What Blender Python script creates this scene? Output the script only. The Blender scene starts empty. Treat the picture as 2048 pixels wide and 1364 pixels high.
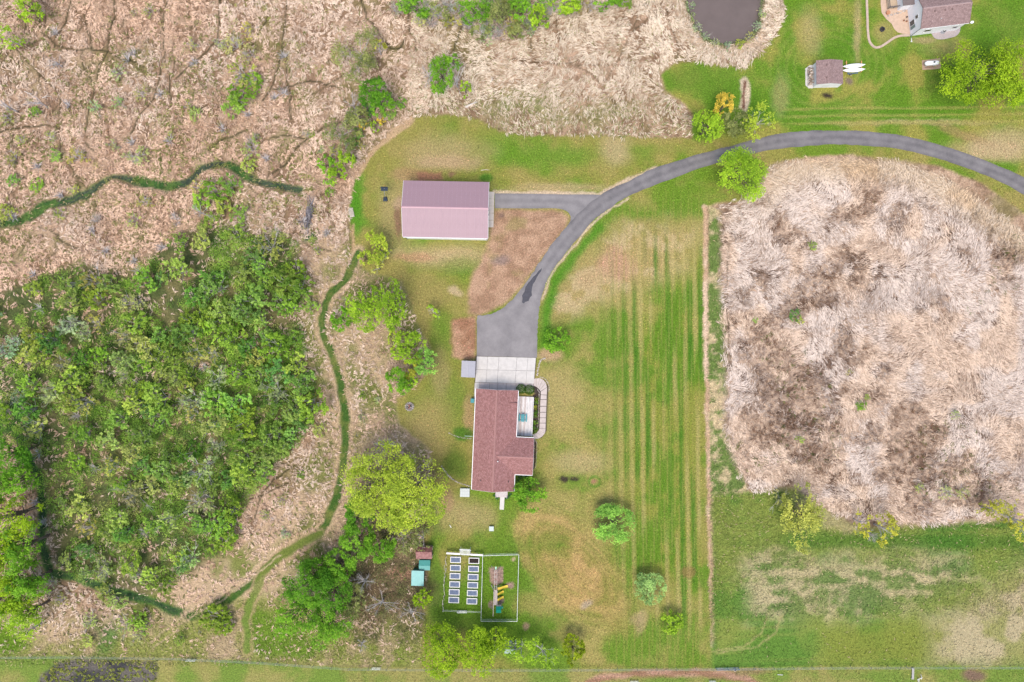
import bpy, bmesh, math, random
import numpy as np
from mathutils import Vector, Matrix
R = math.radians
PI = math.pi
rnd = random.Random(7)
C = bpy.context.scene.collection
scn = bpy.context.scene

# ------------------------------------------------------------------ camera, sky, sun, exposure
HC = 136.5            # flying height of the camera over the ground, metres
S = 0.1               # metres of ground per photo pixel
cam = bpy.data.cameras.new('camera'); cam.lens = 24.0; cam.sensor_width = 36.0
cam.clip_start = 1.0; cam.clip_end = 3000.0
camo = bpy.data.objects.new('camera', cam); C.objects.link(camo)
camo.location = (0, 0, HC); camo.rotation_euler = (0, 0, 0)
scn.camera = camo

SUN_EL, SUN_AZ = 67.0, 194.0          # degrees; azimuth clockwise from +Y (top of the picture)
world = bpy.data.worlds.new('World'); scn.world = world; world.use_nodes = True
wn = world.node_tree.nodes; wl = world.node_tree.links; wn.clear()
sky = wn.new('ShaderNodeTexSky'); sky.sky_type = 'NISHITA'; sky.sun_disc = False
sky.sun_elevation = R(SUN_EL); sky.sun_rotation = R(SUN_AZ)
sky.air_density = 1.0; sky.dust_density = 3.0; sky.ozone_density = 1.0
bg = wn.new('ShaderNodeBackground'); bg.inputs['Strength'].default_value = 0.135
wo = wn.new('ShaderNodeOutputWorld')
wl.new(sky.outputs[0], bg.inputs[0]); wl.new(bg.outputs[0], wo.inputs[0])

sun = bpy.data.lights.new('sun', 'SUN'); sun.energy = 1.5; sun.angle = R(30); sun.color = (1.0, 0.93, 0.83)
suno = bpy.data.objects.new('sun', sun); C.objects.link(suno)
sd = Vector((math.sin(R(SUN_AZ))*math.cos(R(SUN_EL)), math.cos(R(SUN_AZ))*math.cos(R(SUN_EL)), math.sin(R(SUN_EL))))
suno.rotation_euler = sd.to_track_quat('Z', 'Y').to_euler(); suno.location = sd*200

scn.view_settings.view_transform = 'Standard'; scn.view_settings.look = 'None'
scn.view_settings.gamma = 1.0; scn.view_settings.exposure = 0.87
scn.view_settings.use_curve_mapping = False

# ------------------------------------------------------------------ helpers
def W(px, py, z=0.0):
    """photo pixel -> world point at height z"""
    f = S*(1 - z/HC)
    return Vector(((px-1024)*f, (682-py)*f, z))

def nd(t, kind, **kw):
    n = t.nodes.new(kind)
    for k, v in kw.items(): setattr(n, k, v)
    return n

MATS = {}
def mat(name, col, rough=0.8, var=0.25, scale=3.0, bump=0.0, bscale=None, metal=0.0, coat=0.0, hue=None, spec=0.3, stretch=None):
    """plain procedural material: base colour with noise mottling and optional bump"""
    if name in MATS: return MATS[name]
    m = bpy.data.materials.new(name); m.use_nodes = True; t = m.node_tree
    b = t.nodes['Principled BSDF']; b.inputs['Roughness'].default_value = rough
    b.inputs['Metallic'].default_value = metal; b.inputs['Specular IOR Level'].default_value = spec
    tc = nd(t, 'ShaderNodeTexCoord'); mp = nd(t, 'ShaderNodeMapping')
    t.links.new(tc.outputs['Object'], mp.inputs[0])
    if stretch: mp.inputs['Scale'].default_value = stretch
    nz = nd(t, 'ShaderNodeTexNoise'); nz.inputs['Scale'].default_value = scale; nz.inputs['Detail'].default_value = 6; nz.inputs['Roughness'].default_value = 0.65
    t.links.new(mp.outputs[0], nz.inputs['Vector'])
    mr = nd(t, 'ShaderNodeMapRange'); mr.inputs[1].default_value = 0.28; mr.inputs[2].default_value = 0.72
    t.links.new(nz.outputs['Fac'], mr.inputs[0])
    mx = nd(t, 'ShaderNodeMix', data_type='RGBA')
    c2 = hue if hue else [min(1, c*(1+var)) for c in col]
    c1 = [c*(1-var) for c in col]
    mx.inputs[6].default_value = (*c1, 1); mx.inputs[7].default_value = (*c2, 1)
    t.links.new(mr.outputs[0], mx.inputs[0]); t.links.new(mx.outputs[2], b.inputs['Base Color'])
    if bump:
        bp = nd(t, 'ShaderNodeBump'); bp.inputs['Strength'].default_value = bump; bp.inputs['Distance'].default_value = 0.05
        n2 = nd(t, 'ShaderNodeTexNoise'); n2.inputs['Scale'].default_value = bscale or scale*3; n2.inputs['Detail'].default_value = 4
        t.links.new(mp.outputs[0], n2.inputs['Vector']); t.links.new(n2.outputs['Fac'], bp.inputs['Height']); t.links.new(bp.outputs[0], b.inputs['Normal'])
    MATS[name] = m
    return m

def attr_mat(name, rough=0.85, amt=0.5, scale=2.2, bump=0.6, fleck=None, translucent=0.0):
    """colour from the mesh's own 'Col' attribute (real ground cover colours) with fine procedural grain"""
    m = bpy.data.materials.new(name); m.use_nodes = True; t = m.node_tree
    b = t.nodes['Principled BSDF']; b.inputs['Roughness'].default_value = rough; b.inputs['Specular IOR Level'].default_value = 0.1
    at = nd(t, 'ShaderNodeAttribute', attribute_name='Col')
    if amt <= 0:
        t.links.new(at.outputs['Color'], b.inputs['Base Color'])
    else:
        tc = nd(t, 'ShaderNodeTexCoord')
        n1 = nd(t, 'ShaderNodeTexNoise'); n1.inputs['Scale'].default_value = scale; n1.inputs['Detail'].default_value = 8; n1.inputs['Roughness'].default_value = 0.75
        t.links.new(tc.outputs['Object'], n1.inputs['Vector'])
        mr = nd(t, 'ShaderNodeMapRange'); mr.inputs[1].default_value = 0.3; mr.inputs[2].default_value = 0.7
        mr.inputs[3].default_value = 1-amt; mr.inputs[4].default_value = 1+amt
        t.links.new(n1.outputs['Fac'], mr.inputs[0])
        mul = nd(t, 'ShaderNodeVectorMath', operation='SCALE')
        t.links.new(at.outputs['Color'], mul.inputs[0]); t.links.new(mr.outputs[0], mul.inputs['Scale'])
        last = mul.outputs[0]
        n3 = nd(t, 'ShaderNodeTexNoise'); n3.inputs['Scale'].default_value = scale*1.9; n3.inputs['Detail'].default_value = 3; n3.inputs['Roughness'].default_value = 0.85
        t.links.new(tc.outputs['Object'], n3.inputs['Vector'])
        r3 = nd(t, 'ShaderNodeMapRange'); r3.inputs[1].default_value = 0.36; r3.inputs[2].default_value = 0.64; r3.inputs[3].default_value = 1-amt*.8; r3.inputs[4].default_value = 1+amt*.8
        t.links.new(n3.outputs['Fac'], r3.inputs[0]); m3 = nd(t, 'ShaderNodeVectorMath', operation='SCALE'); t.links.new(last, m3.inputs[0]); t.links.new(r3.outputs[0], m3.inputs['Scale']); last = m3.outputs[0]
        if fleck:
            n2 = nd(t, 'ShaderNodeTexNoise'); n2.inputs['Scale'].default_value = scale*1.7; n2.inputs['Detail'].default_value = 5; n2.inputs['Roughness'].default_value = 0.8
            vm = nd(t, 'ShaderNodeVectorMath', operation='ADD'); vm.inputs[1].default_value = (31.7, 11.3, 5.1)
            t.links.new(tc.outputs['Object'], vm.inputs[0]); t.links.new(vm.outputs[0], n2.inputs['Vector'])
            m2 = nd(t, 'ShaderNodeMapRange'); m2.inputs[1].default_value = 0.52; m2.inputs[2].default_value = 0.72; m2.inputs[4].default_value = 0.55
            t.links.new(n2.outputs['Fac'], m2.inputs[0])
            mx = nd(t, 'ShaderNodeMix', data_type='RGBA')      # straw flecks: a drier, yellower blade colour than the cover around them
            fk = nd(t, 'ShaderNodeVectorMath', operation='MULTIPLY_ADD'); fk.inputs[1].default_value = (1.5, 1.15, 1.3); fk.inputs[2].default_value = fleck
            t.links.new(last, fk.inputs[0]); t.links.new(fk.outputs[0], mx.inputs[7])
            t.links.new(m2.outputs[0], mx.inputs[0]); t.links.new(last, mx.inputs[6]); last = mx.outputs[2]
        t.links.new(last, b.inputs['Base Color'])
        if bump:
            bp = nd(t, 'ShaderNodeBump'); bp.inputs['Strength'].default_value = bump; bp.inputs['Distance'].default_value = 0.15
            t.links.new(n1.outputs['Fac'], bp.inputs['Height']); t.links.new(bp.outputs[0], b.inputs['Normal'])
    MATS[name] = m
    return m

def leaf_mat(name, trans=0.42):
    """foliage: the object's own colour, varied from leaf to leaf; light passes through the leaves"""
    m = bpy.data.materials.new(name); m.use_nodes = True; t = m.node_tree; t.nodes.clear()
    oi = nd(t, 'ShaderNodeObjectInfo'); at = nd(t, 'ShaderNodeAttribute', attribute_name='v')
    hs = nd(t, 'ShaderNodeHueSaturation')
    t.links.new(oi.outputs['Color'], hs.inputs['Color'])
    a = nd(t, 'ShaderNodeMapRange'); a.inputs[3].default_value = 0.65; a.inputs[4].default_value = 2.15
    t.links.new(at.outputs['Fac'], a.inputs[0]); t.links.new(a.outputs[0], hs.inputs['Value'])
    h = nd(t, 'ShaderNodeMapRange'); h.inputs[3].default_value = 0.515; h.inputs[4].default_value = 0.482
    t.links.new(at.outputs['Fac'], h.inputs[0]); t.links.new(h.outputs[0], hs.inputs['Hue'])
    d = nd(t, 'ShaderNodeBsdfPrincipled'); d.inputs['Roughness'].default_value = 0.7; d.inputs['Specular IOR Level'].default_value = 0.08
    tr = nd(t, 'ShaderNodeBsdfTranslucent'); mx = nd(t, 'ShaderNodeMixShader'); mx.inputs[0].default_value = trans
    t.links.new(hs.outputs[0], d.inputs['Base Color']); t.links.new(hs.outputs[0], tr.inputs['Color'])
    t.links.new(d.outputs[0], mx.inputs[1]); t.links.new(tr.outputs[0], mx.inputs[2])
    o = nd(t, 'ShaderNodeOutputMaterial'); t.links.new(mx.outputs[0], o.inputs[0])
    MATS[name] = m
    return m

def tag(o, label=None, cat=None, group=None, kind=None):
    if label: o['label'] = label
    if cat: o['category'] = cat
    if group: o['group'] = group
    if kind: o['kind'] = kind
    return o

def thing(name, label, cat, loc, rotz=0.0, group=None):
    o = bpy.data.objects.new(name, None); C.objects.link(o); o.empty_display_size = 0.2
    o.location = loc; o.rotation_euler = (0, 0, rotz)
    return tag(o, label, cat, group)

class MB:
    """collects shapes into one mesh"""
    def __init__(s): s.v = []; s.f = []
    def add(s, vs, fs):
        n = len(s.v); s.v += [tuple(p) for p in vs]; s.f += [tuple(i+n for i in f) for f in fs]; return s
    def box(s, x0, y0, z0, x1, y1, z1, rot=0, M=None):
        vs = [Vector((x, y, z)) for z in (z0, z1) for (x, y) in ((x0, y0), (x1, y0), (x1, y1), (x0, y1))]
        if rot:
            c = Vector(((x0+x1)/2, (y0+y1)/2, 0)); rm = Matrix.Rotation(rot, 4, 'Z'); vs = [rm @ (v-c)+c for v in vs]
        if M: vs = [M @ v for v in vs]
        return s.add(vs, [(3, 2, 1, 0), (4, 5, 6, 7), (0, 1, 5, 4), (1, 2, 6, 5), (2, 3, 7, 6), (3, 0, 4, 7)])
    def bar(s, a, b, w, h=None):
        """square bar from a to b"""
        a = Vector(a); b = Vector(b); h = h or w; d = (b-a).normalized()
        up = Vector((0, 0, 1)) if abs(d.z) < 0.95 else Vector((0, 1, 0))
        x = d.cross(up).normalized()*w/2; y = x.cross(d).normalized()*h/2
        vs = [p+q for p in (a, b) for q in (-x-y, x-y, x+y, -x+y)]
        return s.add(vs, [(3, 2, 1, 0), (4, 5, 6, 7), (0, 1, 5, 4), (1, 2, 6, 5), (2, 3, 7, 6), (3, 0, 4, 7)])
    def tube(s, pts, rads, n=6, cap=True):
        pts = [Vector(p) for p in pts]; k0 = len(s.v)
        for i, p in enumerate(pts):
            d = (pts[min(i+1, len(pts)-1)]-pts[max(i-1, 0)]).normalized()
            up = Vector((0, 0, 1)) if abs(d.z) < 0.9 else Vector((1, 0, 0))
            x = d.cross(up).normalized(); y = x.cross(d).normalized()
            for j in range(n):
                a = 2*PI*j/n; s.v.append(tuple(p+(x*math.cos(a)+y*math.sin(a))*rads[i]))
        for i in range(len(pts)-1):
            for j in range(n):
                a = k0+i*n+j; b = k0+i*n+(j+1) % n
                s.f.append((a, b, b+n, a+n))
        if cap:
            s.f.append(tuple(k0+j for j in range(n-1, -1, -1))); s.f.append(tuple(k0+(len(pts)-1)*n+j for j in range(n)))
        return s
    def prism(s, poly, z0, z1):
        n = len(poly); vs = [(x, y, z0) for x, y in poly]+[(x, y, z1) for x, y in poly]
        fs = [tuple(range(n-1, -1, -1)), tuple(range(n, 2*n))]+[(i, (i+1) % n, (i+1) % n+n, i+n) for i in range(n)]
        return s.add(vs, fs)
    def blob(s, c, r, seed=0, n=8, m=5, amp=0.18):
        """an irregular stone"""
        rr = random.Random(seed); k0 = len(s.v); cx, cy, cz = c; rx, ry, rz = r
        for i in range(m):
            ph = -PI/2+PI*i/(m-1)
            for j in range(n):
                a = 2*PI*j/n; q = 1+rr.uniform(-amp, amp)
                s.v.append((cx+rx*q*math.cos(ph)*math.cos(a), cy+ry*q*math.cos(ph)*math.sin(a), cz+rz*math.sin(ph)*(1+rr.uniform(-amp, amp)*0.4)))
        for i in range(m-1):
            for j in range(n):
                s.f.append((k0+i*n+j, k0+i*n+(j+1) % n, k0+(i+1)*n+(j+1) % n, k0+(i+1)*n+j))
        return s
    def mesh(s, name):
        me = bpy.data.meshes.new(name); me.from_pydata(s.v, [], s.f); me.update(); return me
    def build(s, name, m, parent=None, smooth=False, bevel=0):
        me = s.mesh(name); me.materials.append(m)
        if smooth: me.polygons.foreach_set('use_smooth', [True]*len(me.polygons))
        o = bpy.data.objects.new(name, me); C.objects.link(o)
        if parent: o.parent = parent
        if bevel:
            b = o.modifiers.new('bevel', 'BEVEL'); b.width = bevel; b.segments = 2; b.limit_method = 'ANGLE'
        return o

def put(name, mesh, parent=None, loc=(0, 0, 0), rz=0.0, scale=None):
    """a further object sharing mesh data"""
    o = bpy.data.objects.new(name, mesh); C.objects.link(o); o.location = loc; o.rotation_euler = (0, 0, rz)
    if scale: o.scale = scale
    if parent: o.parent = parent
    return o

def np_mesh(name, V, F, attrs=None, smooth=False):
    """numpy vertices (n,3) and faces (m,k), all with k corners"""
    me = bpy.data.meshes.new(name); n = len(V); k = F.shape[1]; m = len(F)
    me.vertices.add(n); me.vertices.foreach_set('co', V.astype(np.float32).ravel())
    me.loops.add(m*k); me.loops.foreach_set('vertex_index', F.astype(np.int32).ravel())
    me.polygons.add(m); me.polygons.foreach_set('loop_start', np.arange(0, m*k, k, dtype=np.int32))
    if smooth: me.polygons.foreach_set('use_smooth', np.ones(m, dtype=bool))
    for an, (typ, data) in (attrs or {}).items():
        a = me.attributes.new(an, typ, 'POINT')
        a.data.foreach_set('color' if typ == 'FLOAT_COLOR' else 'value', data.astype(np.float32).ravel())
    me.update(); me.validate()
    return me

# noise on arrays -----------------------------------------------------------
_tab = np.random.RandomState(3).rand(256, 256)
def vn(x, y, sc, seed=0):
    x = x/sc+seed*17.31; y = y/sc+seed*9.73
    xi = np.floor(x).astype(int); yi = np.floor(y).astype(int); fx = x-xi; fy = y-yi
    fx = fx*fx*(3-2*fx); fy = fy*fy*(3-2*fy)
    a = _tab[xi & 255, yi & 255]; b = _tab[(xi+1) & 255, yi & 255]; c = _tab[xi & 255, (yi+1) & 255]; d = _tab[(xi+1) & 255, (yi+1) & 255]
    return (a*(1-fx)+b*fx)*(1-fy)+(c*(1-fx)+d*fx)*fy
def fbm(x, y, sc, seed=0, oc=4):
    t = 0; a = 0.5; tot = 0
    for i in range(oc):
        t = t+a*vn(x, y, sc, seed+i*3); tot += a; a *= 0.55; sc *= 0.5
    return t/tot
def sm(a, b, x):
    t = np.clip((x-a)/(b-a), 0, 1); return t*t*(3-2*t)
def sdf_poly(X, Y, poly):
    """signed distance in photo pixels, negative inside"""
    d2 = np.full(X.shape, 1e12); ins = np.zeros(X.shape, bool); n = len(poly)
    for i in range(n):
        x0, y0 = poly[i]; x1, y1 = poly[(i+1) % n]; ex, ey = x1-x0, y1-y0
        t = np.clip(((X-x0)*ex+(Y-y0)*ey)/(ex*ex+ey*ey+1e-9), 0, 1)
        d2 = np.minimum(d2, (X-x0-t*ex)**2+(Y-y0-t*ey)**2)
        if y0 != y1:
            c = ((y0 > Y) != (y1 > Y)) & (X < (x1-x0)*(Y-y0)/(y1-y0)+x0); ins ^= c
    d = np.sqrt(d2); return np.where(ins, -d, d)
def d_line(X, Y, pts):
    d2 = np.full(X.shape, 1e12)
    for (x0, y0), (x1, y1) in zip(pts[:-1], pts[1:]):
        ex, ey = x1-x0, y1-y0
        t = np.clip(((X-x0)*ex+(Y-y0)*ey)/(ex*ex+ey*ey+1e-9), 0, 1)
        d2 = np.minimum(d2, (X-x0-t*ex)**2+(Y-y0-t*ey)**2)
    return np.sqrt(d2)
def d_ell(X, Y, cx, cy, rx, ry, rot=0):
    c, s = math.cos(rot), math.sin(rot); u = (X-cx)*c+(Y-cy)*s; v = -(X-cx)*s+(Y-cy)*c
    return (np.sqrt((u/rx)**2+(v/ry)**2)-1)*min(rx, ry)
def spline(pts, n=8):
    """smooth curve through points"""
    out = []; P = [pts[0]]+list(pts)+[pts[-1]]
    for i in range(1, len(P)-2):
        p0, p1, p2, p3 = [np.array(p, float) for p in P[i-1:i+3]]
        for k in range(n):
            t = k/n; out.append(tuple(0.5*((2*p1)+(-p0+p2)*t+(2*p0-5*p1+4*p2-p3)*t*t+(-p0+3*p1-3*p2+p3)*t**3)))
    out.append(tuple(map(float, P[-2]))); return out

# ------------------------------------------------------------------ plan of the place, in photo pixels on the ground
LAWN = [(705,480),(699,440),(702,400),(712,360),(730,322),(762,285),(800,250),(850,229),(925,229),(962,240),(1000,262),(1060,268),(1200,270),(1330,274),(1382,276),(1386,235),(1372,207),(1332,180),(1323,150),(1345,130),(1400,122),(1450,130),(1495,132),(1515,110),(1550,72),(1568,35),(1572,-200),(2300,-200),(2300,560),(2120,470),(2048,425),(1960,365),(1880,332),(1780,315),(1680,311),(1600,316),(1545,326),(1505,395),(1440,405),(1412,412),(1416,800),(1420,1100),(1428,1292),(1432,1400),(835,1400),(846,1260),(856,1150),(846,1060),(870,950),(862,900),(800,850),(792,800),(836,770),(872,720),(838,650),(806,560),(740,545),(716,528)]
PASTURE = [(-200,1312),(150,1311),(350,1314),(520,1322),(700,1335),(1000,1337),(1430,1335),(1700,1332),(2300,1332),(2300,1600),(-200,1600)]
RIGHTFIELD = [(1424,985),(1500,985),(1590,978),(1640,1015),(1720,1058),(1800,1052),(2000,1042),(2300,1055),(2300,1345),(1424,1345)]
REEDPOND = [(1540,336),(1620,322),(1700,318),(1800,326),(1880,352),(1950,395),(2010,440),(2080,490),(2300,560),(2300,1050),(1990,1042),(1800,1048),(1710,1052),(1640,1008),(1590,972),(1500,975),(1472,930),(1450,860),(1452,700),(1440,560),(1440,420),(1490,400)]
STRIP = [(1417,410),(1444,420),(1446,560),(1456,700),(1458,860),(1478,930),(1500,990),(1440,1100),(1430,1290),(1424,1290),(1418,900)]
THICKET = [(-40,600),(60,560),(160,525),(250,545),(330,490),(390,450),(470,452),(560,475),(598,500),(606,560),(600,640),(596,720),(636,790),(616,850),(560,915),(490,990),(470,1080),(400,1140),(320,1185),(200,1170),(110,1135),(90,1000),(70,900),(-40,850)]
DITCH = [(-60,455),(0,447),(40,440),(100,408),(140,400),(170,392),(200,365),(230,352),(280,362),(335,372),(370,365),(400,340),(430,325),(460,330),(490,350),(540,368),(600,378)]
DITCH2 = [(30,860),(60,915),(78,960),(85,1010),(85,1060),(90,1110),(100,1145),(150,1155),(220,1180),(280,1195),(330,1215),(372,1230)]
TRAIL = [(716,505),(690,560),(660,590),(646,625),(646,665),(662,705),(676,745),(686,800),(691,850),(690,900),(680,960),(664,1020),(640,1062),(590,1092),(540,1130),(480,1180),(430,1212),(380,1234)]
TRAIL2 = [(640,1070),(580,1100),(530,1140),(505,1190),(492,1240),(495,1300)]
RUNS = [[(143,0),(133,35),(122,60),(108,80),(107,95)],[(82,65),(95,72),(107,90),(130,97),(160,102),(180,98),(215,102),(240,115),(275,125),(290,135)],[(165,25),(172,55),(180,75),(183,98)],[(228,0),(229,30),(218,60),(213,100),(200,130),(195,160)],[(335,-10),(326,35),(330,75),(330,110),(320,140),(315,180),(305,200),(280,230),(262,265)],[(330,115),(338,145),(340,190),(343,215)],[(437,-10),(440,40),(438,75),(410,105),(380,130),(350,155)],[(27,95),(60,125),(85,155),(108,175),(120,195),(118,250),(120,285),(125,315),(145,345),(175,378)],[(-10,265),(50,252),(110,250)],[(188,180),(178,210),(172,275)],[(165,103),(165,125),(185,165)],[(170,285),(195,305)],[(575,-10),(570,40),(562,100),(555,140),(540,180),(525,200)],[(545,180),(580,172),(620,162),(655,168),(685,178)],[(572,110),(575,172),(580,190),(582,240)],[(720,-5),(735,35),(755,55),(770,80),(780,100),(800,95),(810,80)],[(540,278),(580,270),(615,277),(590,295),(570,330),(540,348)],[(534,33),(520,65)],[(815,20),(818,60),(830,75),(832,100)],[(930,40),(915,75),(905,100)],[(1110,40),(1118,80),(1125,105),(1140,125),(1180,145),(1205,170),(1225,200),(1235,215)],[(1024,118),(1070,125),(1140,128),(1200,132),(1235,130)],[(1275,30),(1265,60),(1250,95),(1235,125),(1210,165)],[(1325,5),(1300,35),(1265,62)],[(1330,15),(1345,60),(1357,95),(1353,118)],[(1065,60),(1060,100),(1070,120)],[(1458,480),(1453,600),(1462,740)],[(512,1035),(525,985),(545,960),(590,930)],[(500,1000),(530,990),(575,965)],[(615,277),(650,255),(690,240)],[(100,460),(125,480),(160,500)],[(190,400),(192,430)],[(440,320),(415,300),(450,275),(490,262)],[(0,130),(20,100)],[(50,0),(52,60)]]
POND = [(1378,-60),(1378,0),(1385,30),(1398,55),(1420,74),(1450,84),(1482,80),(1505,62),(1518,35),(1520,0),(1515,-60)]
# driveway edges
D_OUT = [(2140,408),(2048,355),(2003,335),(1936,308),(1869,287),(1803,271),(1736,263),(1669,261),(1603,263),(1536,273),(1424,302),(1317,333),(1257,362),(1200,391),(1160,424),(1132,455),(1104,488),(1077,528),(1051,568),(1020,604),(995,622),(972,630),(955,633.5),(954,660),(953.5,712)]
D_IN = [(2140,445),(2048,390),(2003,365),(1936,337),(1869,315),(1803,299),(1736,292),(1669,289),(1603,293),(1536,301),(1417,331),(1324,365),(1257,393),(1224,413),(1198,432),(1174,455),(1141,495),(1107,538),(1091,568),(1081,602),(1077.5,625),(1076,642),(1075,660),(1074.5,685),(1074,715)]

# ------------------------------------------------------------------ ground sheet with its cover colours
def axis(lo, hi, step, far):
    inner = np.arange(lo, hi+step/2, step); out = [inner]
    a = [lo]; d = 2.0
    while a[-1] > -far: a.append(a[-1]-d); d *= 1.5
    b = [hi]; d = 2.0
    while b[-1] < far: b.append(b[-1]+d); d *= 1.5
    return np.concatenate([np.array(a[1:][::-1]), inner, np.array(b[1:])])
gx = axis(-112, 112, 0.3, 1500); gy = axis(-78, 78, 0.3, 1500)
GX, GY = np.meshgrid(gx, gy)                       # world metres
X = GX/S+1024; Y = 682-GY/S                        # photo pixels
def N(sc, seed=0, oc=4): return fbm(GX, GY, sc, seed, oc)
n1 = N(9, 1); n2 = N(3, 2); n3 = N(25, 3); n4 = N(1.2, 4, 3); n5 = N(5, 6)
Xw = X+(n2-0.5)*9+(n4-.5)*5; Yw = Y+(N(3, 12)-0.5)*9+(N(1.2, 14, 3)-.5)*5     # wobbly coordinates for natural edges
col = np.zeros(X.shape+(3,))
def lay(c, m):
    global col
    c = np.array(c) if not isinstance(c, np.ndarray) else c
    col = col*(1-m[..., None])+c*m[..., None]
def mixc(a, b, t): return np.array(a)*(1-t[..., None])+np.array(b)*t[..., None]
SOIL = (0.155, 0.105, 0.068); STRAW = (0.40, 0.29, 0.185); PALE = (0.47, 0.37, 0.27)
GRN = (0.115, 0.172, 0.016); GRN2 = (0.15, 0.18, 0.022); OLIVE = (0.235, 0.205, 0.06); DKG = (0.035, 0.085, 0.014); DIRT = (0.27, 0.155, 0.095); TANL = (0.36, 0.275, 0.15)
# marsh floor
lay(mixc((0.20, 0.13, 0.08), (0.37, 0.26, 0.175), sm(0.36, 0.62, n4*.5+n2*.5)), np.ones(X.shape))
lay(np.array((0.15, 0.14, 0.05)), sm(0.52, 0.72, n1)*0.6)
m_thick = sm(14, -14, sdf_poly(Xw, Yw, THICKET))
lay(mixc((0.05, 0.075, 0.022), (0.12, 0.115, 0.045), sm(0.35, 0.7, n2)), m_thick*0.95)
# rough grass west of the house and in the bottom left
rough = [(620,480),(705,480),(716,530),(800,560),(872,720),(792,800),(862,900),(846,1060),(850,1330),(-100,1325),(-100,1260),(200,1230),(380,1150),(480,1090),(590,1000),(640,860),(610,700)]
m_r = sm(16, -16, sdf_poly(Xw, Yw, rough))
lay(mixc((0.38, 0.28, 0.175), (0.15, 0.165, 0.045), sm(0.45, 0.66, n1*0.6+n5*0.4)), m_r)
m_bl = sm(25, -25, sdf_poly(Xw, Yw, [(-100,1240),(100,1270),(330,1250),(500,1180),(560,1210),(720,1270),(850,1280),(850,1340),(-100,1330)]))
lay(mixc((0.17, 0.20, 0.035), (0.34, 0.26, 0.15), sm(0.48, 0.7, n5)), m_bl*0.85)
lay(np.array(GRN), sm(14, -14, sdf_poly(Xw, Yw, [(-100,1240),(20,1240),(60,1290),(30,1306),(-100,1306)])))
lay(np.array(GRN), sm(10, -10, sdf_poly(Xw, Yw, [(480,1240),(520,1215),(560,1240),(640,1290),(620,1315),(500,1310)]))*0.8)
# middle top rough with green showing through
for (a, b, c, d, k) in ((1050,205,90,40,.7),(1230,215,60,26,.6),(1120,235,140,22,.55),(960,205,60,18,.7),(1290,120,40,50,.35),(960,225,70,14,.6)):
    lay(np.array((0.15, 0.19, 0.055)), sm(10, -30, d_ell(Xw, Yw, a, b, c, d))*k*sm(0.3, 0.6, n2))
# mown lawn
sl = sdf_poly(Xw, Yw, LAWN); m_l = sm(4, -4, sl)
dry = 0.55*n1+0.3*n5+0.25*n3
lawn = mixc(GRN, OLIVE, sm(0.42, 0.66, dry))
lawn = mixc(lawn, GRN2, sm(0.4, 0.6, n2)*0.35)
lay(lawn, m_l)
# lush areas
def soft(m): return np.clip(m, 0, 1)
def patch(c, cx, cy, rx, ry, rot=0, k=1.0, e=0.5, mask=None):
    r = min(rx, ry); m = sm(r*e, -r*e, d_ell(Xw, Yw, cx, cy, rx, ry, rot)+(n5-0.5)*r*1.1)*k
    if mask is not None: m = m*mask
    lay(np.array(c), m)
TR = sm(8, -8, sdf_poly(Xw, Yw, [(1385,280),(1300,100),(1560,-200),(2300,-200),(2300,500),(2048,360),(1900,300),(1700,262),(1540,275)]))*m_l
lay(mixc((0.10, 0.17, 0.014), (0.22, 0.215, 0.045), sm(0.42, 0.62, n1*0.5+n5*0.5)), TR*0.85)
patch((0.085, 0.158, 0.013), 1420, 165, 85, 36, 0, .8, .6, m_l); patch((0.15,0.17,.03), 1375, 155, 26, 20, 0, .6)
for cx, cy, rx, ry, k in ((1700,100,60,40,.8),(1580,160,40,60,.6),(1600,225,120,22,.7),(1480,235,30,60,.4),(1760,225,130,18,.55),(1990,60,70,50,.5),(1850,230,90,16,.4)):
    patch((0.082, 0.16, 0.013), cx, cy, rx, ry, 0, k, .7, m_l)
for cx, cy, rx, ry, k in ((1990,300,70,20,.9),(1830,245,160,5,.5),(2010,275,60,22,.7),(1715,60,8,70,.6),(1620,60,22,40,.4),(1560,190,14,40,.35),(1890,95,40,22,.3)):
    patch(TANL, cx, cy, rx, ry, 0, k, .7, m_l)
patch((0.27,0.17,0.09), 1930, 270, 50, 10, .3, .5)
# mowing passes round the neighbour's shed and along the drive
rr = np.sqrt(((X-1655)/1.0)**2+((Y-130)*1.15)**2); st = 0.5+0.5*np.sin(rr/2.6+3*n1)
lay(np.array((0.24, 0.235, 0.06)), TR*sm(0.3, 0.95, st+(n2-.5)*.8)*sm(170, 90, rr)*sm(40, 60, rr)*0.25)
st = 0.5+0.5*np.sin(Y/2.3+X*0.004+2*n1)
lay(np.array((0.27, 0.25, 0.07)), TR*sm(0.6, 0.95, st)*sm(200, 215, Y)*sm(262, 245, Y)*sm(1540, 1600, X)*0.55)
# lawn north of the barn
patch((0.10, 0.175, 0.014), 1100, 312, 110, 26, 0, .8, .8, m_l); patch((0.10, 0.175, 0.014), 990, 295, 60, 40, 0, .6, .8, m_l); patch((0.075, 0.18, 0.014), 715, 410, 13, 60, 0, 1., .8, m_l)
patch((0.10,0.175,0.014), 1270, 300, 70, 14, 0, .5, .8, m_l)
patch((0.30, 0.235, 0.11), 890, 300, 75, 30, 0, .75, .8, m_l); patch((0.36, 0.25, 0.15), 900, 325, 60, 14, 0, .7, .8); patch(TANL, 1230, 300, 30, 26, .4, .7, .8); patch((0.36,.27,.15), 1130, 375, 110, 9, 0, .6, .8, m_l)
patch((0.30,0.17,0.10), 825, 348, 40, 12, 0, .6); patch((0.30,0.235,.11), 790, 430, 34, 60, 0, .7, .8, m_l)
lay(np.array((0.25, 0.125, 0.075)), sm(4, -4, sdf_poly(Xw, Yw, [(836,343),(884,343),(884,362),(836,362)]))*.9); patch((0.2,.11,.07), 903, 349, 8, 6, 0, .8)
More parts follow.
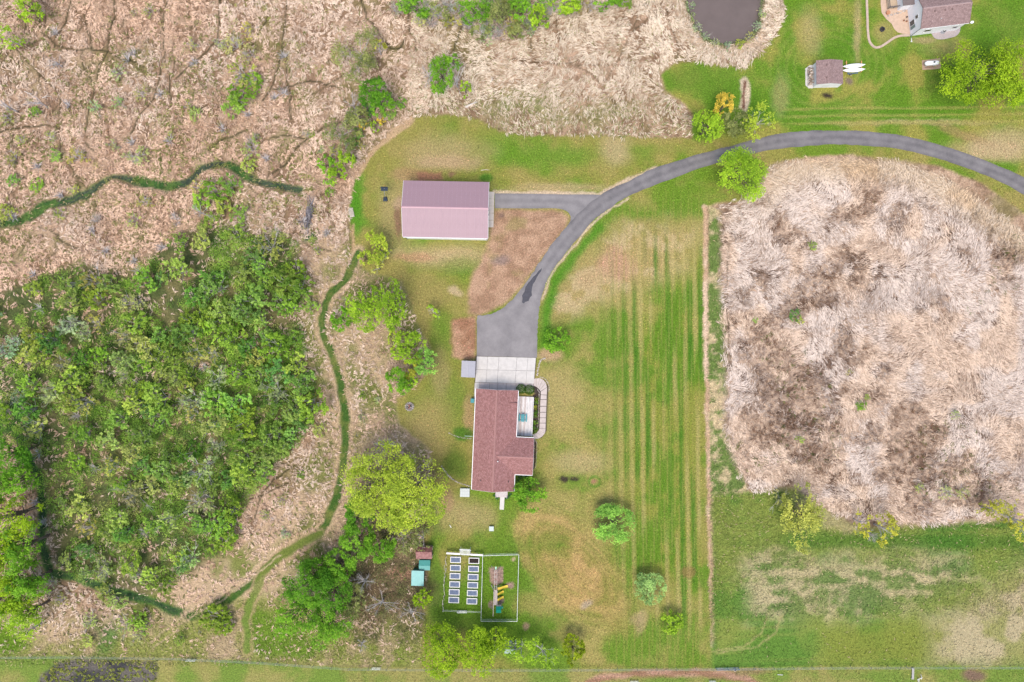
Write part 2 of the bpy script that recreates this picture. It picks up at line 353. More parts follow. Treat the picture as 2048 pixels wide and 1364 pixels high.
patch((0.17, 0.10, 0.065), 797, 440, 8, 34, 0, .85); patch((0.33,0.24,.15), 797, 405, 10, 10, 0, .7)
patch((0.05,0.14,.012), 975, 357, 14, 8, 0, .8)
# south of the barn
patch(TANL, 900, 512, 90, 22, 0, .85, .8, m_l); patch((0.36,.2,.12), 830, 515, 40, 9, 0, .6); patch((0.10,.16,.02), 930, 530, 50, 20, 0, .5); patch((.21,.18,.06), 840, 600, 60, 60, 0, .5, .8, m_l)
patch((0.42,.32,.2), 910, 580, 14, 8, .5, .7)
DIRTP = [(986,419),(1126,420),(1140,434),(1134,452),(1104,490),(1077,528),(1050,568),(1018,602),(960,632),(936,628),(936,590),(948,545),(966,515),(980,485)]
md = sm(7, -7, sdf_poly(Xw, Yw, DIRTP)); lay(mixc((0.25, 0.15, 0.095), (0.36, 0.23, 0.15), sm(0.35, 0.68, n2*.5+n4*.5)), md*0.96)
lay(np.array((0.2, .17, .06)), md*sm(0.6, 0.75, n5)*0.6); patch((0.19,.14,.12), 1000, 520, 18, 11, 0, .8); patch((.15,.10,.08), 1003, 433, 7, 6, 0, .8)
md = sm(5, -5, sdf_poly(Xw, Yw, [(903,640),(950,632),(952,640),(950,714),(938,720),(908,714),(898,680)])); lay(mixc((0.25, 0.13, 0.078), (0.36, 0.22, 0.14), sm(0.35, 0.68, n2*.5+n4*.5)), md*.95)
# west yard
patch((0.12,0.165,.022), 880, 690, 24, 60, 0, .7); patch((0.12,.165,.022), 905, 800, 30, 60, .3, .7); patch((.3,.22,.1), 860, 860, 40, 60, .2, .6, .8, m_l); patch((.31,.2,.11), 938, 830, 10, 40, 0, .6)
patch((0.05,0.12,.012), 925, 868, 20, 12, 0, .8); patch((0.085,.12,.018), 910, 930, 30, 34, 0, .8); patch((.3,.24,.11), 930, 1030, 60, 30, 0, .7, .8, m_l); patch((.3,.18,.11), 893, 1000, 12, 20, 0, .6)
patch((.25,.2,.09), 880,740,20,40,0,.6)
# big lawn east of the house
BL = sm(45, -45, (n1-.5)*60+sdf_poly(Xw, Yw, [(1076,712),(1084,600),(1110,545),(1180,462),(1260,405),(1412,405),(1428,1340),(1040,1340),(1040,1030),(1080,980)]))*m_l
lay(mixc((0.115, 0.17, 0.02), (0.265, 0.23, 0.075), sm(0.38, 0.66, n5*.5+n1*.5)), BL*.9)
drym = sm(30, -30, sdf_poly(Xw, Yw, [(1100,640),(1112,590),(1170,510),(1250,450),(1400,450),(1395,560),(1300,560),(1180,620)])+(n5-.5)*60)
lay(mixc((0.40, 0.30, 0.165), (0.30, 0.225, 0.095), sm(0.4, 0.6, n2)), drym*.85)
patch((0.37, 0.22, 0.14), 1235, 530, 34, 28, 0, .75); patch((.33,.235,.12), 1180, 560, 24, 18, 0, .6)
lay(np.array((0.065, 0.165, 0.012)), sm(9, -9, d_line(Xw, Yw, [(1092,690),(1096,610),(1112,565),(1150,510),(1200,455)])-8)*.9)
patch((0.37,.25,.15), 1100, 710, 22, 12, 0, .8); patch((.34,.26,.12), 1120, 790, 50, 60, 0, .4); patch((.36,.28,.14), 1170, 925, 60, 26, 0, .6)
green_e = sm(60, -40, sdf_poly(X, Y, [(1262,680),(1330,640),(1412,480),(1422,1200),(1260,1120),(1250,900)])+(n3-.5)*60)
lay(mixc((0.092, 0.158, 0.013), (0.155,.18,.024), sm(.4,.6,n5)), green_e*.85*BL)
sx = X-(Y-682)*0.02+(n3-.5)*6; st = 0.5+0.5*np.sin(2*PI*sx/22.0); amp = sm(1170, 1300, X)*sm(1412, 1400, X)*sm(430, 520, Y)*sm(1300, 1200, Y)
lay(np.array((0.36, 0.30, 0.12)), soft(sm(0.45, 0.98, st+(n2-.5)*.5)*amp*0.5*sm(.25,.55,vn(GX,GY*0.18,2.2,9))))
lay(np.array((0.04, 0.12, 0.01)), soft(sm(0.4, 1.0, 1-st+(n2-.5)*.45)*amp*0.75*sm(.3,.6,vn(GX,GY*0.12,2.4,19))))
st2 = 0.5+0.5*np.sin(2*PI*sx/7.3); lay(np.array((0.24, 0.22, 0.06)), soft(sm(.6, 1, st2)*sm(1150, 1260, X)*sm(1412, 1400, X)*.45*BL))
# mound of thin brown grass south-east of the house
mo = sm(30, -25, d_ell(Xw, Yw, 1145, 1140, 125, 62, .85)+(n5-.5)*40)
lay(mixc((0.36, 0.24, 0.095), (0.22, 0.18, 0.05), sm(0.38, 0.66, n2*.5+n5*.5)), mo*.9)
lay(np.array((0.36, 0.25, 0.10)), sm(8, -6, np.abs(d_ell(Xw, Yw, 1140, 1135, 128, 66, .85))-6)*sm(1180, 1120, X)*.7); patch((.33,.27,.2), 1172, 1207, 14, 8, -.5, .7)
patch((.11,.16,.02), 1110, 1080, 30, 26, .8, .5)
de = d_ell(X+(n1-.5)*14, Y+(n5-.5)*8, 1145, 1138, 105, 55, .85); arc = 0.5+0.5*np.sin(de/2.1)
lay(np.array((0.10, .15, .02)), soft(sm(.6, 1, arc)*sm(60, 20, np.abs(de+2))*.25*sm(.3,.6,n2))); lay(np.array((0.36, .26, .10)), soft(sm(.6, 1, 1-arc)*sm(50, 10, np.abs(de+2))*.22*sm(.35,.6,n5)))
patch((0.092,.155,.014), 1000, 1090, 120, 20, 0, .6, .8, m_l); patch((.092,.155,.014), 990, 1180, 100, 70, 0, .75, .6, m_l); patch((.09,.145,.014), 1010, 1245, 160, 22, 0, .6, .8, m_l); patch((.092,.155,.014),870,1150,14,90,0,.8,.6)
patch((.2,.12,.05), 1377, 1143, 12, 10, 0, .6); patch((.3,.2,.13), 1053, 1252, 5, 5, 0, .8); patch((.33,.25,.13), 1283, 1240, 10, 22, .3, .6); patch((.3,.22,.12), 1272,1238,12,10,0,.5)
# dark planting patches in the lawn
patch((0.035,0.028,0.022), 1128, 959, 10, 5, 0, .95, .4); patch((0.035,0.028,0.022), 1149, 960, 9, 5, 0, .95, .4); patch((.28,.14,.09), 1189, 963, 6, 5, 0, .8, .4)
lay(np.array((0.06,.15,.012)), sm(2,-2,np.abs(d_ell(X,Y,1189,963,11,10))-2)*.7)
# narrow bare strip along the property line
lay(mixc((0.11, 0.165, 0.04), (0.44, 0.35, 0.205), sm(0.48, 0.64, n5*.5+n4*.5)), sm(3, -3, sdf_poly(Xw, Yw, STRIP)))
lay(mixc((0.40, 0.27, 0.17), (0.50, 0.37, 0.255), sm(.4, .6, n2)), sm(2.5, -2.5, d_line(Xw, Yw, [(1409,412),(1412,600),(1414,800),(1418,1000),(1421,1150),(1427,1290)])-4.4))
# reed pond floor
mp_ = sm(10, -10, sdf_poly(Xw, Yw, REEDPOND))
lay(mixc((0.13, 0.085, 0.06), (0.40, 0.30, 0.22), sm(0.3, 0.55, n2)), mp_)
edge = sm(60, 10, np.abs(sdf_poly(X, Y, REEDPOND)))*mp_*sm(1500,1560,X)*sm(700,500,Y); lay(np.array((0.46,0.36,0.235)), edge*.6)
# field in the lower right
mf = sm(8, -8, sdf_poly(Xw, Yw, RIGHTFIELD))
lay(mixc((0.088, 0.165, 0.026), (0.165, 0.20, 0.042), sm(.38, .62, n1)), mf)
hs = 0.5+0.5*np.sin(Y/2.6+X*.012+5*n3); lay(np.array((0.19, .205, .05)), mf*sm(.55, .95, hs)*.4*sm(.35,.6,vn(GX*.12,GY,1.6,33)))
lay(mixc((0.13, 0.17, 0.055), (0.43, 0.35, 0.21), sm(0.40, 0.60, vn(GX*.4, GY, 1.3, 5)*.35+n2*.3+n4*.35)), mf*.78*sm(40, -40, (n5-.5)*50+ sdf_poly(Xw, Yw, [(1490,1120),(1560,1110),(1720,1115),(1900,1108),(1960,1150),(1880,1190),(1780,1220),(1680,1238),(1500,1240)])))
lay(mixc((0.37, 0.30, 0.185), (0.24, 0.225, 0.085), sm(.4, .62, n5)), mf*sm(40, -40, sdf_poly(Xw, Yw, [(1850,1240),(1950,1190),(2048,1120),(2300,1150),(2300,1330),(1860,1330)])+(n1-.5)*70)*.85)
lay(np.array((0.16,0.18,.03)), mf*sm(30,-30,sdf_poly(Xw,Yw,[(1640,1260),(1900,1240),(1860,1330),(1650,1330)]))*.7)
lay(np.array((0.42,.33,.2)), mf*sm(10,-10,d_ell(Xw,Yw,1655,1030,60,22,.4)+(n2-.5)*30)*.5)
for px in (1536,1565): lay(np.array((0.33,.28,.12)), sm(2,-2,d_line(Xw,Yw,[(px,1230),(px-12,1265),(px-50,1292),(px-130,1305)])-1.5)*.6*mf)
lay(np.array((0.045,.125,.014)), mf*sm(8,-8,np.abs(Y-1080-(X-1700)*.01)-14)*sm(1540,1600,X)*.6)
# pasture below the wire fence
mpz = sm(2, -2, sdf_poly(X, Y+(n4-.5)*2, PASTURE))
lay(mixc((0.145, 0.185, 0.035), (0.235, 0.215, 0.07), sm(.36, .64, n1*.6+n2*.4)), mpz)
lay(np.array((0.36,.27,.18)), sm(5,-5,np.abs(sdf_poly(X,Yw,PASTURE)+8)-6)*sm(520,420,X)*sm(80,160,X)*.8*(1-mpz))
lay(mixc((0.24,.13,.085),(0.34,.2,.14),sm(.4,.6,vn(GX*.3,GY,0.8,8))), sm(5,-5,d_line(Xw,Yw,[(1150,1385),(1200,1356),(1270,1346),(1360,1346),(1440,1347),(1490,1358),(1530,1380)])-7.5)*.9)
patch((.22,.14,.085), 1500, 1343, 40, 8, 0, .6); patch((.16,.10,.075), 1945, 1350, 22, 12, 0, .9)
PLOT = [(112,1322),(180,1317),(310,1322),(318,1340),(300,1400),(60,1400),(85,1350)]
mplot = sm(5,-5,sdf_poly(Xw,Yw,PLOT)); lay(mixc((0.045,.045,.045),(0.11,.10,.085),sm(.35,.6,n2)), mplot)
# ditches, animal runs, mown trail
dd = d_line(Xw, Yw, DITCH)+(n5-.5)*8; lay(mixc((0.035, 0.085, 0.022), (0.07, 0.13, 0.03), sm(.4, .6, n4)), sm(3, -3, dd-7.5)); lay(np.array((0.045, 0.05, 0.048)), sm(2, -2, np.abs(dd-3.5)-2)*.9*sm(.35,.5,n5))
dd2 = d_line(Xw, Yw, DITCH2); lay(mixc((0.028, 0.08, 0.018), (0.055, 0.12, 0.025), sm(.4, .6, n4)), sm(4, -4, dd2-9)); lay(np.array((0.03,.04,.03)), sm(2,-2,np.abs(dd2-2)-2)*.6)
patch((0.035,.085,.02), 30, 830, 40, 40, 0, .9); patch((0.035,.09,.03), 620, 475, 16, 9, -.4, .9); patch((.04,.1,.02),190,1250,40,12,.5,.6); patch((.05,.12,.03),215,1270,20,40,.5,.5)
druns = np.full(X.shape, 1e9)
for r_ in RUNS: druns = np.minimum(druns, d_line(Xw, Yw, r_))
lay(np.array((0.04, 0.038, 0.017)), sm(1.3, -1.3, druns-1.7+.5*sm(950, 1050, X))*(.92-.3*sm(950, 1050, X)))
rk = random.Random(41); dcr = np.full(X.shape, 1e9); sub = np.where((Y[:, 0] < 520) & (Y[:, 0] > -60))[0]; sl_y = slice(sub.min(), sub.max()+1)
for k in range(46):
    x_, y_ = rk.uniform(-20, 700), rk.uniform(-10, 470); a_ = rk.choice([1.57, 1.3, 1.9, .6, 2.5, 0.1])+rk.gauss(0, .3); ln_ = [(x_, y_)]
    for q in range(rk.randrange(3, 8)): a_ += rk.gauss(0, .4); x_ += 13*math.cos(a_); y_ += 13*math.sin(a_); ln_.append((x_, y_))
    dcr[sl_y] = np.minimum(dcr[sl_y], d_line(Xw[sl_y], Yw[sl_y], ln_))
dcr = np.where(sdf_poly(X, Y, LAWN) < 8, 1e9, dcr)
lay(np.array((0.06, 0.05, 0.025)), sm(1.2, -1.2, dcr-1.3)*.8)
druns = np.minimum(druns, dcr+1.1)
trl = d_line(Xw, Yw, spline(TRAIL, 5))+(n5-.5)*7; wdt = 8.0
lay(np.array((.40,.29,.18)), sm(4,-4,trl-wdt-9)*.85*sm(.3,.5,n5))
lay(mixc((0.04, 0.09, 0.016), (0.12, 0.14, 0.035), sm(.42, .66, n2*.6+n4*.4)), sm(3, -3, trl-wdt)); lay(np.array((0.16,.17,.05)), sm(2,-2,trl-2)*.4*sm(.4,.6,n5))
lay(np.array((0.12, 0.155, 0.03)), sm(5, -5, d_line(Xw, Yw, TRAIL2)-9)*.8); lay(np.array((0.36,.25,.15)), sm(3,-3,np.abs(d_line(Xw,Yw,TRAIL2)-11)-2)*.6)
lay(np.array((0.40,.28,.17)), sm(3,-3,d_line(Xw,Yw,[(820,240),(770,280),(738,312),(716,350)])-5-4*sm(300,250,Y))*.85)
lay(np.array((0.36,.24,.14)), sm(2,-2,d_line(Xw,Yw,[(706,450),(703,500)])-3)*.8)
for off in (-5, 5): lay(np.array((.44,.33,.21)), sm(1.5,-1.5,d_line(Xw+off*.7,Yw+off,[(560,1105),(500,1150),(440,1195),(385,1225),(340,1262),(300,1290)])-1.3)*.75)
# pale edges of the asphalt, bare rim of the pond
lay(np.array((0.47,.36,.26)), sm(2.5,-2.5,d_line(Xw,Yw,[(990,385),(1100,385),(1195,390),(1250,364),(1310,336)])-4)*.8)
lay(np.array((0.47,.37,.26)), sm(2,-2,d_line(Xw,Yw,[(1257,395),(1224,415),(1176,457),(1143,497),(1109,540),(1093,570),(1083,600)])-2.2)*.8)
dp = sdf_poly(Xw, Yw, POND); lay(np.array((0.45,.35,.25)), sm(6,-6,dp-34)*sm(8,14,dp)*.8); lay(np.array((0.09,.12,.05)), sm(3,-3,dp-9)*.9)
# ditch tongue by the neighbour's lawn
lay(np.array((0.46,.38,.27)), sm(3,-3,sdf_poly(Xw,Yw,[(1482,160),(1492,152),(1500,165),(1500,200),(1492,225),(1482,215)]))); lay(np.array((0.12,.055,.035)), sm(2,-2,d_line(Xw,Yw,[(1490,162),(1486,190),(1488,215)])-2.5))
# under the trees and sheds at the bottom
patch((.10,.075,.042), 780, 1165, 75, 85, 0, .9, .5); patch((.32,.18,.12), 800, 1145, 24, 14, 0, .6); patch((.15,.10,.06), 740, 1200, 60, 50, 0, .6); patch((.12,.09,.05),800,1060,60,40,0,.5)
patch((0.28,.19,.15), 1022, 1171, 9, 8, 0, .95, .3); lay(np.array((0.27,.18,.145)), sm(2,-2,sdf_poly(Xw,Yw,[(981,1134),(1006,1132),(1007,1166),(990,1170),(981,1162)]))*.95)
patch((.25,.17,.14), 985,1208,6,8,0,.9,.3); patch((.25,.17,.14),1003,1200,7,8,0,.9,.3); patch((.4,.32,.2),1027,1118,5,4,0,.8,.4)
# damp earth in the joints under the paving
lay(np.array((0.05,.04,.034)), sm(1,-1,sdf_poly(X,Y,[(951,711),(1072,714),(1070,768),(1085,757),(1096,770),(1094,860),(1084,875),(1066,878),(1076,860),(1078,790),(1066,786),(948,786)])))
# neighbour's yard
patch((0.025,.018,.02), 1655, 190, 12, 7, 0, .95, .4); patch((.14,.10,.09), 1697, 163, 10, 8, .5, .8, .4); patch((.33,.24,.15),1845,80,22,6,0,.5)
patch((.3,.24,.1), 1768, 65, 24, 22, 0, .5)
gr_ = sm(0.95, 1.35, col[..., 1]/(col[..., 0]+1e-4))*soft(m_l+.35*mf+mpz+m_bl)
col = col*(1-gr_[..., None])+col*np.array((0.86, 1.04, 0.92))*gr_[..., None]
# height: the mound, hummocky marsh floor, pond bowl
marsh = soft(1-np.maximum.reduce([m_l, mf, mpz, m_r*.7, sm(2,-2,trl-wdt)]))
Z = 0.55*sm(40, -60, d_ell(X, Y, 1145, 1140, 130, 70, .85))*sm(90, 62, np.abs(d_ell(X, Y, 1145, 1140, 130, 70, .85)))
Z = Z+marsh*(0.35*(n2-0.5)+0.12*(n4-.5)) - 0.1*marsh
Z = Z - 0.9*sm(6, -6, sdf_poly(X, Y, POND)) - 0.25*sm(2, -2, dd-7)
Z = np.where(np.maximum(np.abs(X-1024)-1120, np.abs(Y-682)-780) > 0, Z*0, Z)
NX, NY = len(gx), len(gy)
V = np.stack([GX.ravel(), GY.ravel(), Z.ravel()], 1)
ii = np.arange(NX*NY).reshape(NY, NX)
F = np.stack([ii[:-1, :-1].ravel(), ii[:-1, 1:].ravel(), ii[1:, 1:].ravel(), ii[1:, :-1].ravel()], 1)
ground_m = attr_mat('ground_cover', 0.95, 0.42, 2.6, 0.7, fleck=(0.03, 0.015, 0.008))
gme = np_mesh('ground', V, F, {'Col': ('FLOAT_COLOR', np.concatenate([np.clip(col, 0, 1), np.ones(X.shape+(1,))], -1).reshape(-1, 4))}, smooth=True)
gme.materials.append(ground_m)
ground = bpy.data.objects.new('ground', gme); C.objects.link(ground)
tag(ground, 'ground of mown lawn, dry marsh, bare dirt and pasture', 'ground', kind='structure')
def gz(x, y):
    i = min(max(int(np.searchsorted(gx, x)), 0), NX-1); j = min(max(int(np.searchsorted(gy, y)), 0), NY-1); return float(Z[j, i])

# ------------------------------------------------------------------ driveway, pond
def asphalt_mat():
    m = bpy.data.materials.new('asphalt'); m.use_nodes = True; t = m.node_tree; b = t.nodes['Principled BSDF']
    b.inputs['Roughness'].default_value = 0.9; b.inputs['Specular IOR Level'].default_value = 0.2
    at = nd(t, 'ShaderNodeAttribute', attribute_name='uv2'); sp = nd(t, 'ShaderNodeSeparateXYZ'); t.links.new(at.outputs['Vector'], sp.inputs[0])
    tc = nd(t, 'ShaderNodeTexCoord')
    # worn wheel tracks (smoother, paler stone) running along the drive
    sn = nd(t, 'ShaderNodeMath', operation='MULTIPLY'); sn.inputs[1].default_value = 4*PI; t.links.new(sp.outputs[0], sn.inputs[0])
    cs = nd(t, 'ShaderNodeMath', operation='COSINE'); t.links.new(sn.outputs[0], cs.inputs[0])
    n1 = nd(t, 'ShaderNodeTexNoise'); n1.inputs['Scale'].default_value = 0.35; n1.inputs['Detail'].default_value = 8; n1.inputs['Roughness'].default_value = 0.7; t.links.new(tc.outputs['Object'], n1.inputs['Vector'])
    n2 = nd(t, 'ShaderNodeTexNoise'); n2.inputs['Scale'].default_value = 7; n2.inputs['Detail'].default_value = 6; n2.inputs['Roughness'].default_value = 0.8; t.links.new(tc.outputs['Object'], n2.inputs['Vector'])
    a1 = nd(t, 'ShaderNodeMath', operation='MULTIPLY_ADD'); a1.inputs[1].default_value = -0.06; a1.inputs[2].default_value = 0.0; t.links.new(cs.outputs[0], a1.inputs[0])
    a2 = nd(t, 'ShaderNodeMath', operation='MULTIPLY_ADD'); a2.inputs[1].default_value = .85; t.links.new(n1.outputs['Fac'], a2.inputs[0]); t.links.new(a1.outputs[0], a2.inputs[2])
    a3 = nd(t, 'ShaderNodeMath', operation='MULTIPLY_ADD'); a3.inputs[1].default_value = 0.45; t.links.new(n2.outputs['Fac'], a3.inputs[0]); t.links.new(a2.outputs[0], a3.inputs[2])
    a4 = nd(t, 'ShaderNodeMath', operation='MULTIPLY_ADD'); a4.inputs[1].default_value = 0.30; t.links.new(sp.outputs[1], a4.inputs[0]); t.links.new(a3.outputs[0], a4.inputs[2])
    mr = nd(t, 'ShaderNodeMapRange'); mr.inputs[1].default_value = 0.35; mr.inputs[2].default_value = 1.1; t.links.new(a4.outputs[0], mr.inputs[0])
    mx = nd(t, 'ShaderNodeMix', data_type='RGBA'); mx.inputs[6].default_value = (0.08, 0.075, 0.08, 1); mx.inputs[7].default_value = (0.26, 0.243, 0.24, 1)
    t.links.new(mr.outputs[0], mx.inputs[0]); t.links.new(mx.outputs[2], b.inputs['Base Color'])
    bp = nd(t, 'ShaderNodeBump'); bp.inputs['Strength'].default_value = 0.2; bp.inputs['Distance'].default_value = 0.02; t.links.new(n2.outputs['Fac'], bp.inputs['Height']); t.links.new(bp.outputs[0], b.inputs['Normal'])
    MATS['asphalt'] = m; return m
asph = asphalt_mat()
a = spline(D_OUT, 6); b = spline(D_IN, 6); n = len(a); K = 9
vs = []; uv = []; ZT = 0.05
rj = random.Random(2)
for i in range(n):
    age = min(1, max(0, (i-80)/40.0))
    for k in range(K):
        u = k/(K-1); j = rj.uniform(-.9, .9) if k in (0, K-1) and i < n-7 else 0
        p = W(a[i][0]*(1-u)+b[i][0]*u+j, a[i][1]*(1-u)+b[i][1]*u+j); vs.append((p.x, p.y, ZT)); uv.append((u, age*.75, 0))
fs = [(i*K+k, i*K+k+1, (i+1)*K+k+1, (i+1)*K+k) for i in range(n-1) for k in range(K-1)]
# edges dropped to the soil
for side in (0, K-1):
    base = len(vs)
    for i in range(n): x, y, _ = vs[i*K+side]; vs.append((x, y, -0.05)); uv.append(uv[i*K+side])
    for i in range(n-1): fs.append((i*K+side, (i+1)*K+side, base+i+1, base+i) if side else (i*K, base+i, base+i+1, (i+1)*K))
# spur to the barn
sp_t = [(989.5,387),(1060,387.5),(1130,389),(1200,390),(1215,400)]; sp_b = [(989.5,416.5),(1060,417),(1122,418),(1146,434),(1150,440)]
sa = spline(sp_t, 5); sb = spline(sp_b, 5); base = len(vs)
for i in range(len(sa)):
    for k in range(K):
        u = k/(K-1); p = W(sa[i][0]*(1-u)+sb[i][0]*u, sa[i][1]*(1-u)+sb[i][1]*u); vs.append((p.x, p.y, ZT-0.006)); uv.append((u, .62, 0))
fs += [(base+i*K+k, base+(i+1)*K+k, base+(i+1)*K+k+1, base+i*K+k+1) for i in range(len(sa)-1) for k in range(K-1)]
# flare on the south side of the junction
fl = [(1118,417.5),(1129,419.5),(1137,425),(1141.5,433),(1141,441),(1136,450),(1150,470),(1200,420),(1160,395)]
base = len(vs)
for p in fl: q = W(*p); vs.append((q.x, q.y, ZT-0.012)); uv.append((.3, .6, 0))
fs.append(tuple(base+i for i in range(len(fl)-1, -1, -1)))
me = bpy.data.meshes.new('driveway'); me.from_pydata(vs, [], fs); at = me.attributes.new('uv2', 'FLOAT_VECTOR', 'POINT'); at.data.foreach_set('vector', np.array(uv, dtype=np.float32).ravel())
bm = bmesh.new(); bm.from_mesh(me); bmesh.ops.recalc_face_normals(bm, faces=bm.faces); bm.to_mesh(me); bm.free()
me.materials.append(asph); drive = bpy.data.objects.new('driveway', me); C.objects.link(drive)
tag(drive, 'curving asphalt driveway widening to a parking pad', 'driveway', kind='structure')
wetp = [(1084,536),(1082,543),(1077,549),(1073,556),(1070,563),(1066,568),(1064,576),(1063,585),(1064,591),(1060,595),(1057,602),(1050,604),(1048,607),(1044,605),(1045,597),(1044,591),(1049,583),(1051,574),(1056,566),(1061,561),(1066,554),(1072,549),(1077,542)]
w = MB(); q = [W(*p) for p in wetp]; w.add([(p.x, p.y, ZT+0.004) for p in q], [tuple(range(len(q)-1, -1, -1))])
wm = mat('fresh_sealant', (0.05, 0.05, 0.062), 0.55, 0.25, 2.0); o = w.build('sealant_patch', wm, drive); tag(o, 'dark spilled patch on the asphalt')

pm = mat('pond_water_mud', (0.125, 0.098, 0.088), 0.3, 0.12, 0.25, 0.25, 3.0, spec=0.3)
pp = spline(POND[1:-1], 6); pp = [(1373,-130)]+[( (x-1450)*1.03+1450, (y)*1.02) for x, y in pp]+[(1525,-130)]
w = MB(); q = [W(*p) for p in pp]; w.add([(p.x, p.y, -0.3) for p in q], [tuple(range(len(q)-1, -1, -1))])
o = w.build('pond', pm); tag(o, 'muddy brown pond ringed with reeds and low brush', 'pond', kind='structure')

# ------------------------------------------------------------------ reeds and rough grass: bent blades, one mass per stand
rs = np.random.RandomState(11)
reed_m = attr_mat('dry_reeds', 0.75, 0.0)
grass_m = attr_mat('rough_grass_blades', 0.7, 0.0)
def sampler(arr):
    def f(x, y):
        i = np.clip(np.searchsorted(gx, x), 0, NX-1); j = np.clip(np.searchsorted(gy, y), 0, NY-1); return arr[j, i]
    return f
zf = sampler(Z)
def blades(name, x, y, ang, L, wd, colr, hgt, label, cat, mtl=None, roll=0.7):
    n = len(x); z0 = zf(x, y)
    d = np.stack([np.cos(ang), np.sin(ang), np.zeros(n)], 1); s = np.stack([-np.sin(ang), np.cos(ang), np.zeros(n)], 1)
    r = rs.uniform(-roll, roll, n); s = s*np.cos(r)[:, None]; s[:, 2] = np.sin(r)
    h = hgt*rs.uniform(.4, 1.3, n); p0 = np.stack([x, y, z0+.02+.15*h], 1)
    cv = rs.uniform(-.18, .18, n)[:, None]; side = np.stack([-np.sin(ang), np.cos(ang), np.zeros(n)], 1)
    p1 = p0+d*(L*.5)[:, None]; p1[:, 2] += h; p2 = p0+d*L[:, None]+side*cv*L[:, None]; p2[:, 2] += h*rs.uniform(.2, .9, n)
    hw = s*(wd*.5)[:, None]
    ok = np.minimum(runs_f(p1[:, 0], p1[:, 1]), runs_f(p2[:, 0], p2[:, 1])) > np.where(x > 0, 1.0, 1.7); ok &= np.minimum(dit_f(p1[:, 0], p1[:, 1]), dit_f(p2[:, 0], p2[:, 1])) > (9 if 'rough' not in name else -1)
    p0, p1, p2, hw, colr = p0[ok], p1[ok], p2[ok], hw[ok], colr[ok]; n = len(p0)
    V = np.stack([p0, p1+hw, p2, p1-hw], 1).reshape(-1, 3); F = np.arange(n*4).reshape(n, 4)
    Cc = np.repeat(np.concatenate([np.clip(colr, 0, 1), np.ones((n, 1))], 1), 4, 0)
    me = np_mesh(name, V, F, {'Col': ('FLOAT_COLOR', Cc)}); me.materials.append(mtl or reed_m)
    o = bpy.data.objects.new(name, me); C.objects.link(o); return tag(o, label, cat, kind='stuff')
runs_f = sampler(druns); lawn_f = sampler(sdf_poly(X, Y, LAWN)); trail_f = sampler(trl); dit_f = sampler(np.minimum(dd, dd2)); thick_f = sampler(m_thick)
field_f = sampler(np.minimum(sdf_poly(X, Y, RIGHTFIELD), sdf_poly(X, Y, PASTURE))); pond_f = sampler(dp); rp_f = sampler(sdf_poly(X, Y, REEDPOND)); rough_f = sampler(m_r); bl_f = sampler(m_bl)
t2_f = sampler(d_line(X, Y, TRAIL2))
lawn_only = 0
def pts(x0, y0, x1, y1, n):
    x = rs.uniform(x0, x1, n); y = rs.uniform(y0, y1, n); return (x-1024)*S, (682-y)*S, x, y
def lerp(a, b, t): return np.array(a)*(1-t[:, None])+np.array(b)*t[:, None]
def fl(x, y, sc, seed): return fbm(x, y, sc, seed, 3)

def locks(x, y, px, py, ang, tone, n, spread, jit):
    """each seed becomes a lock of n blades lying side by side"""
    i = np.repeat(np.arange(len(x)), n); m = len(i); off = rs.normal(0, spread, m); al = rs.normal(0, spread*1.3, m); a_ = ang[i]
    return x[i]-np.sin(a_)*off+np.cos(a_)*al, y[i]+np.cos(a_)*off+np.sin(a_)*al, a_+rs.normal(0, jit, m), tone[i]+rs.normal(0, .09, m), i
# marsh in the upper left and along the west side
x, y, px, py = pts(-70, -60, 860, 1325, 95000)
cl = fl(x, y, 1.6, 31); dens = (0.30+0.70*sm(.34, .55, cl))*(1-.80*thick_f(x, y))*(1-.62*rough_f(x, y))*(1-.8*bl_f(x, y))*(1-.85*sm(90, 60, np.hypot(px-780, py-1165)))
dens *= sm(2.0, 4.4, runs_f(x, y))*sm(-1, 7, lawn_f(x, y))*sm(7, 13, trail_f(x, y))*sm(5, 13, dit_f(x, y))*sm(7, 12, t2_f(x, y))*sm(-2, 6, field_f(x, y))
k = rs.rand(len(x)) < dens*.95; x, y, px, py = x[k], y[k], px[k], py[k]
ang = 2*PI*1.9*fl(x, y, 6, 41)+rs.normal(0, .65, len(x)); tone = fl(x, y, 2.2, 51)+.35*fl(x, y, 14, 52)+rs.normal(.02, .15, len(x))
x, y, ang, tone, i_ = locks(x, y, px, py, ang, tone, 4, .09, .28); tone = np.clip(tone, 0, 1)
red = sm(.38, .62, fl(x, y, 16, 53))
cc = lerp((0.25, .15, .088), (0.74, .585, .455), tone); cc = cc*(1-red[:, None]*.6)+cc*np.array((1.04, .86, .74))*red[:, None]*.6
gm = (rs.rand(len(px)) < .04+.25*sm(.5, .7, fl((px-1024)*S, (682-py)*S, 8, 57)))[i_]; cc[gm] = np.array((0.17, .18, .05))*rs.uniform(.7, 1.3, (gm.sum(), 1))
blades('marsh_reeds', x, y, ang, rs.uniform(.4, 1.05, len(x)), rs.uniform(.08, .17, len(x)), cc, .28, 'dry tan marsh grass lodged in every direction across the wetland', 'marsh grass')

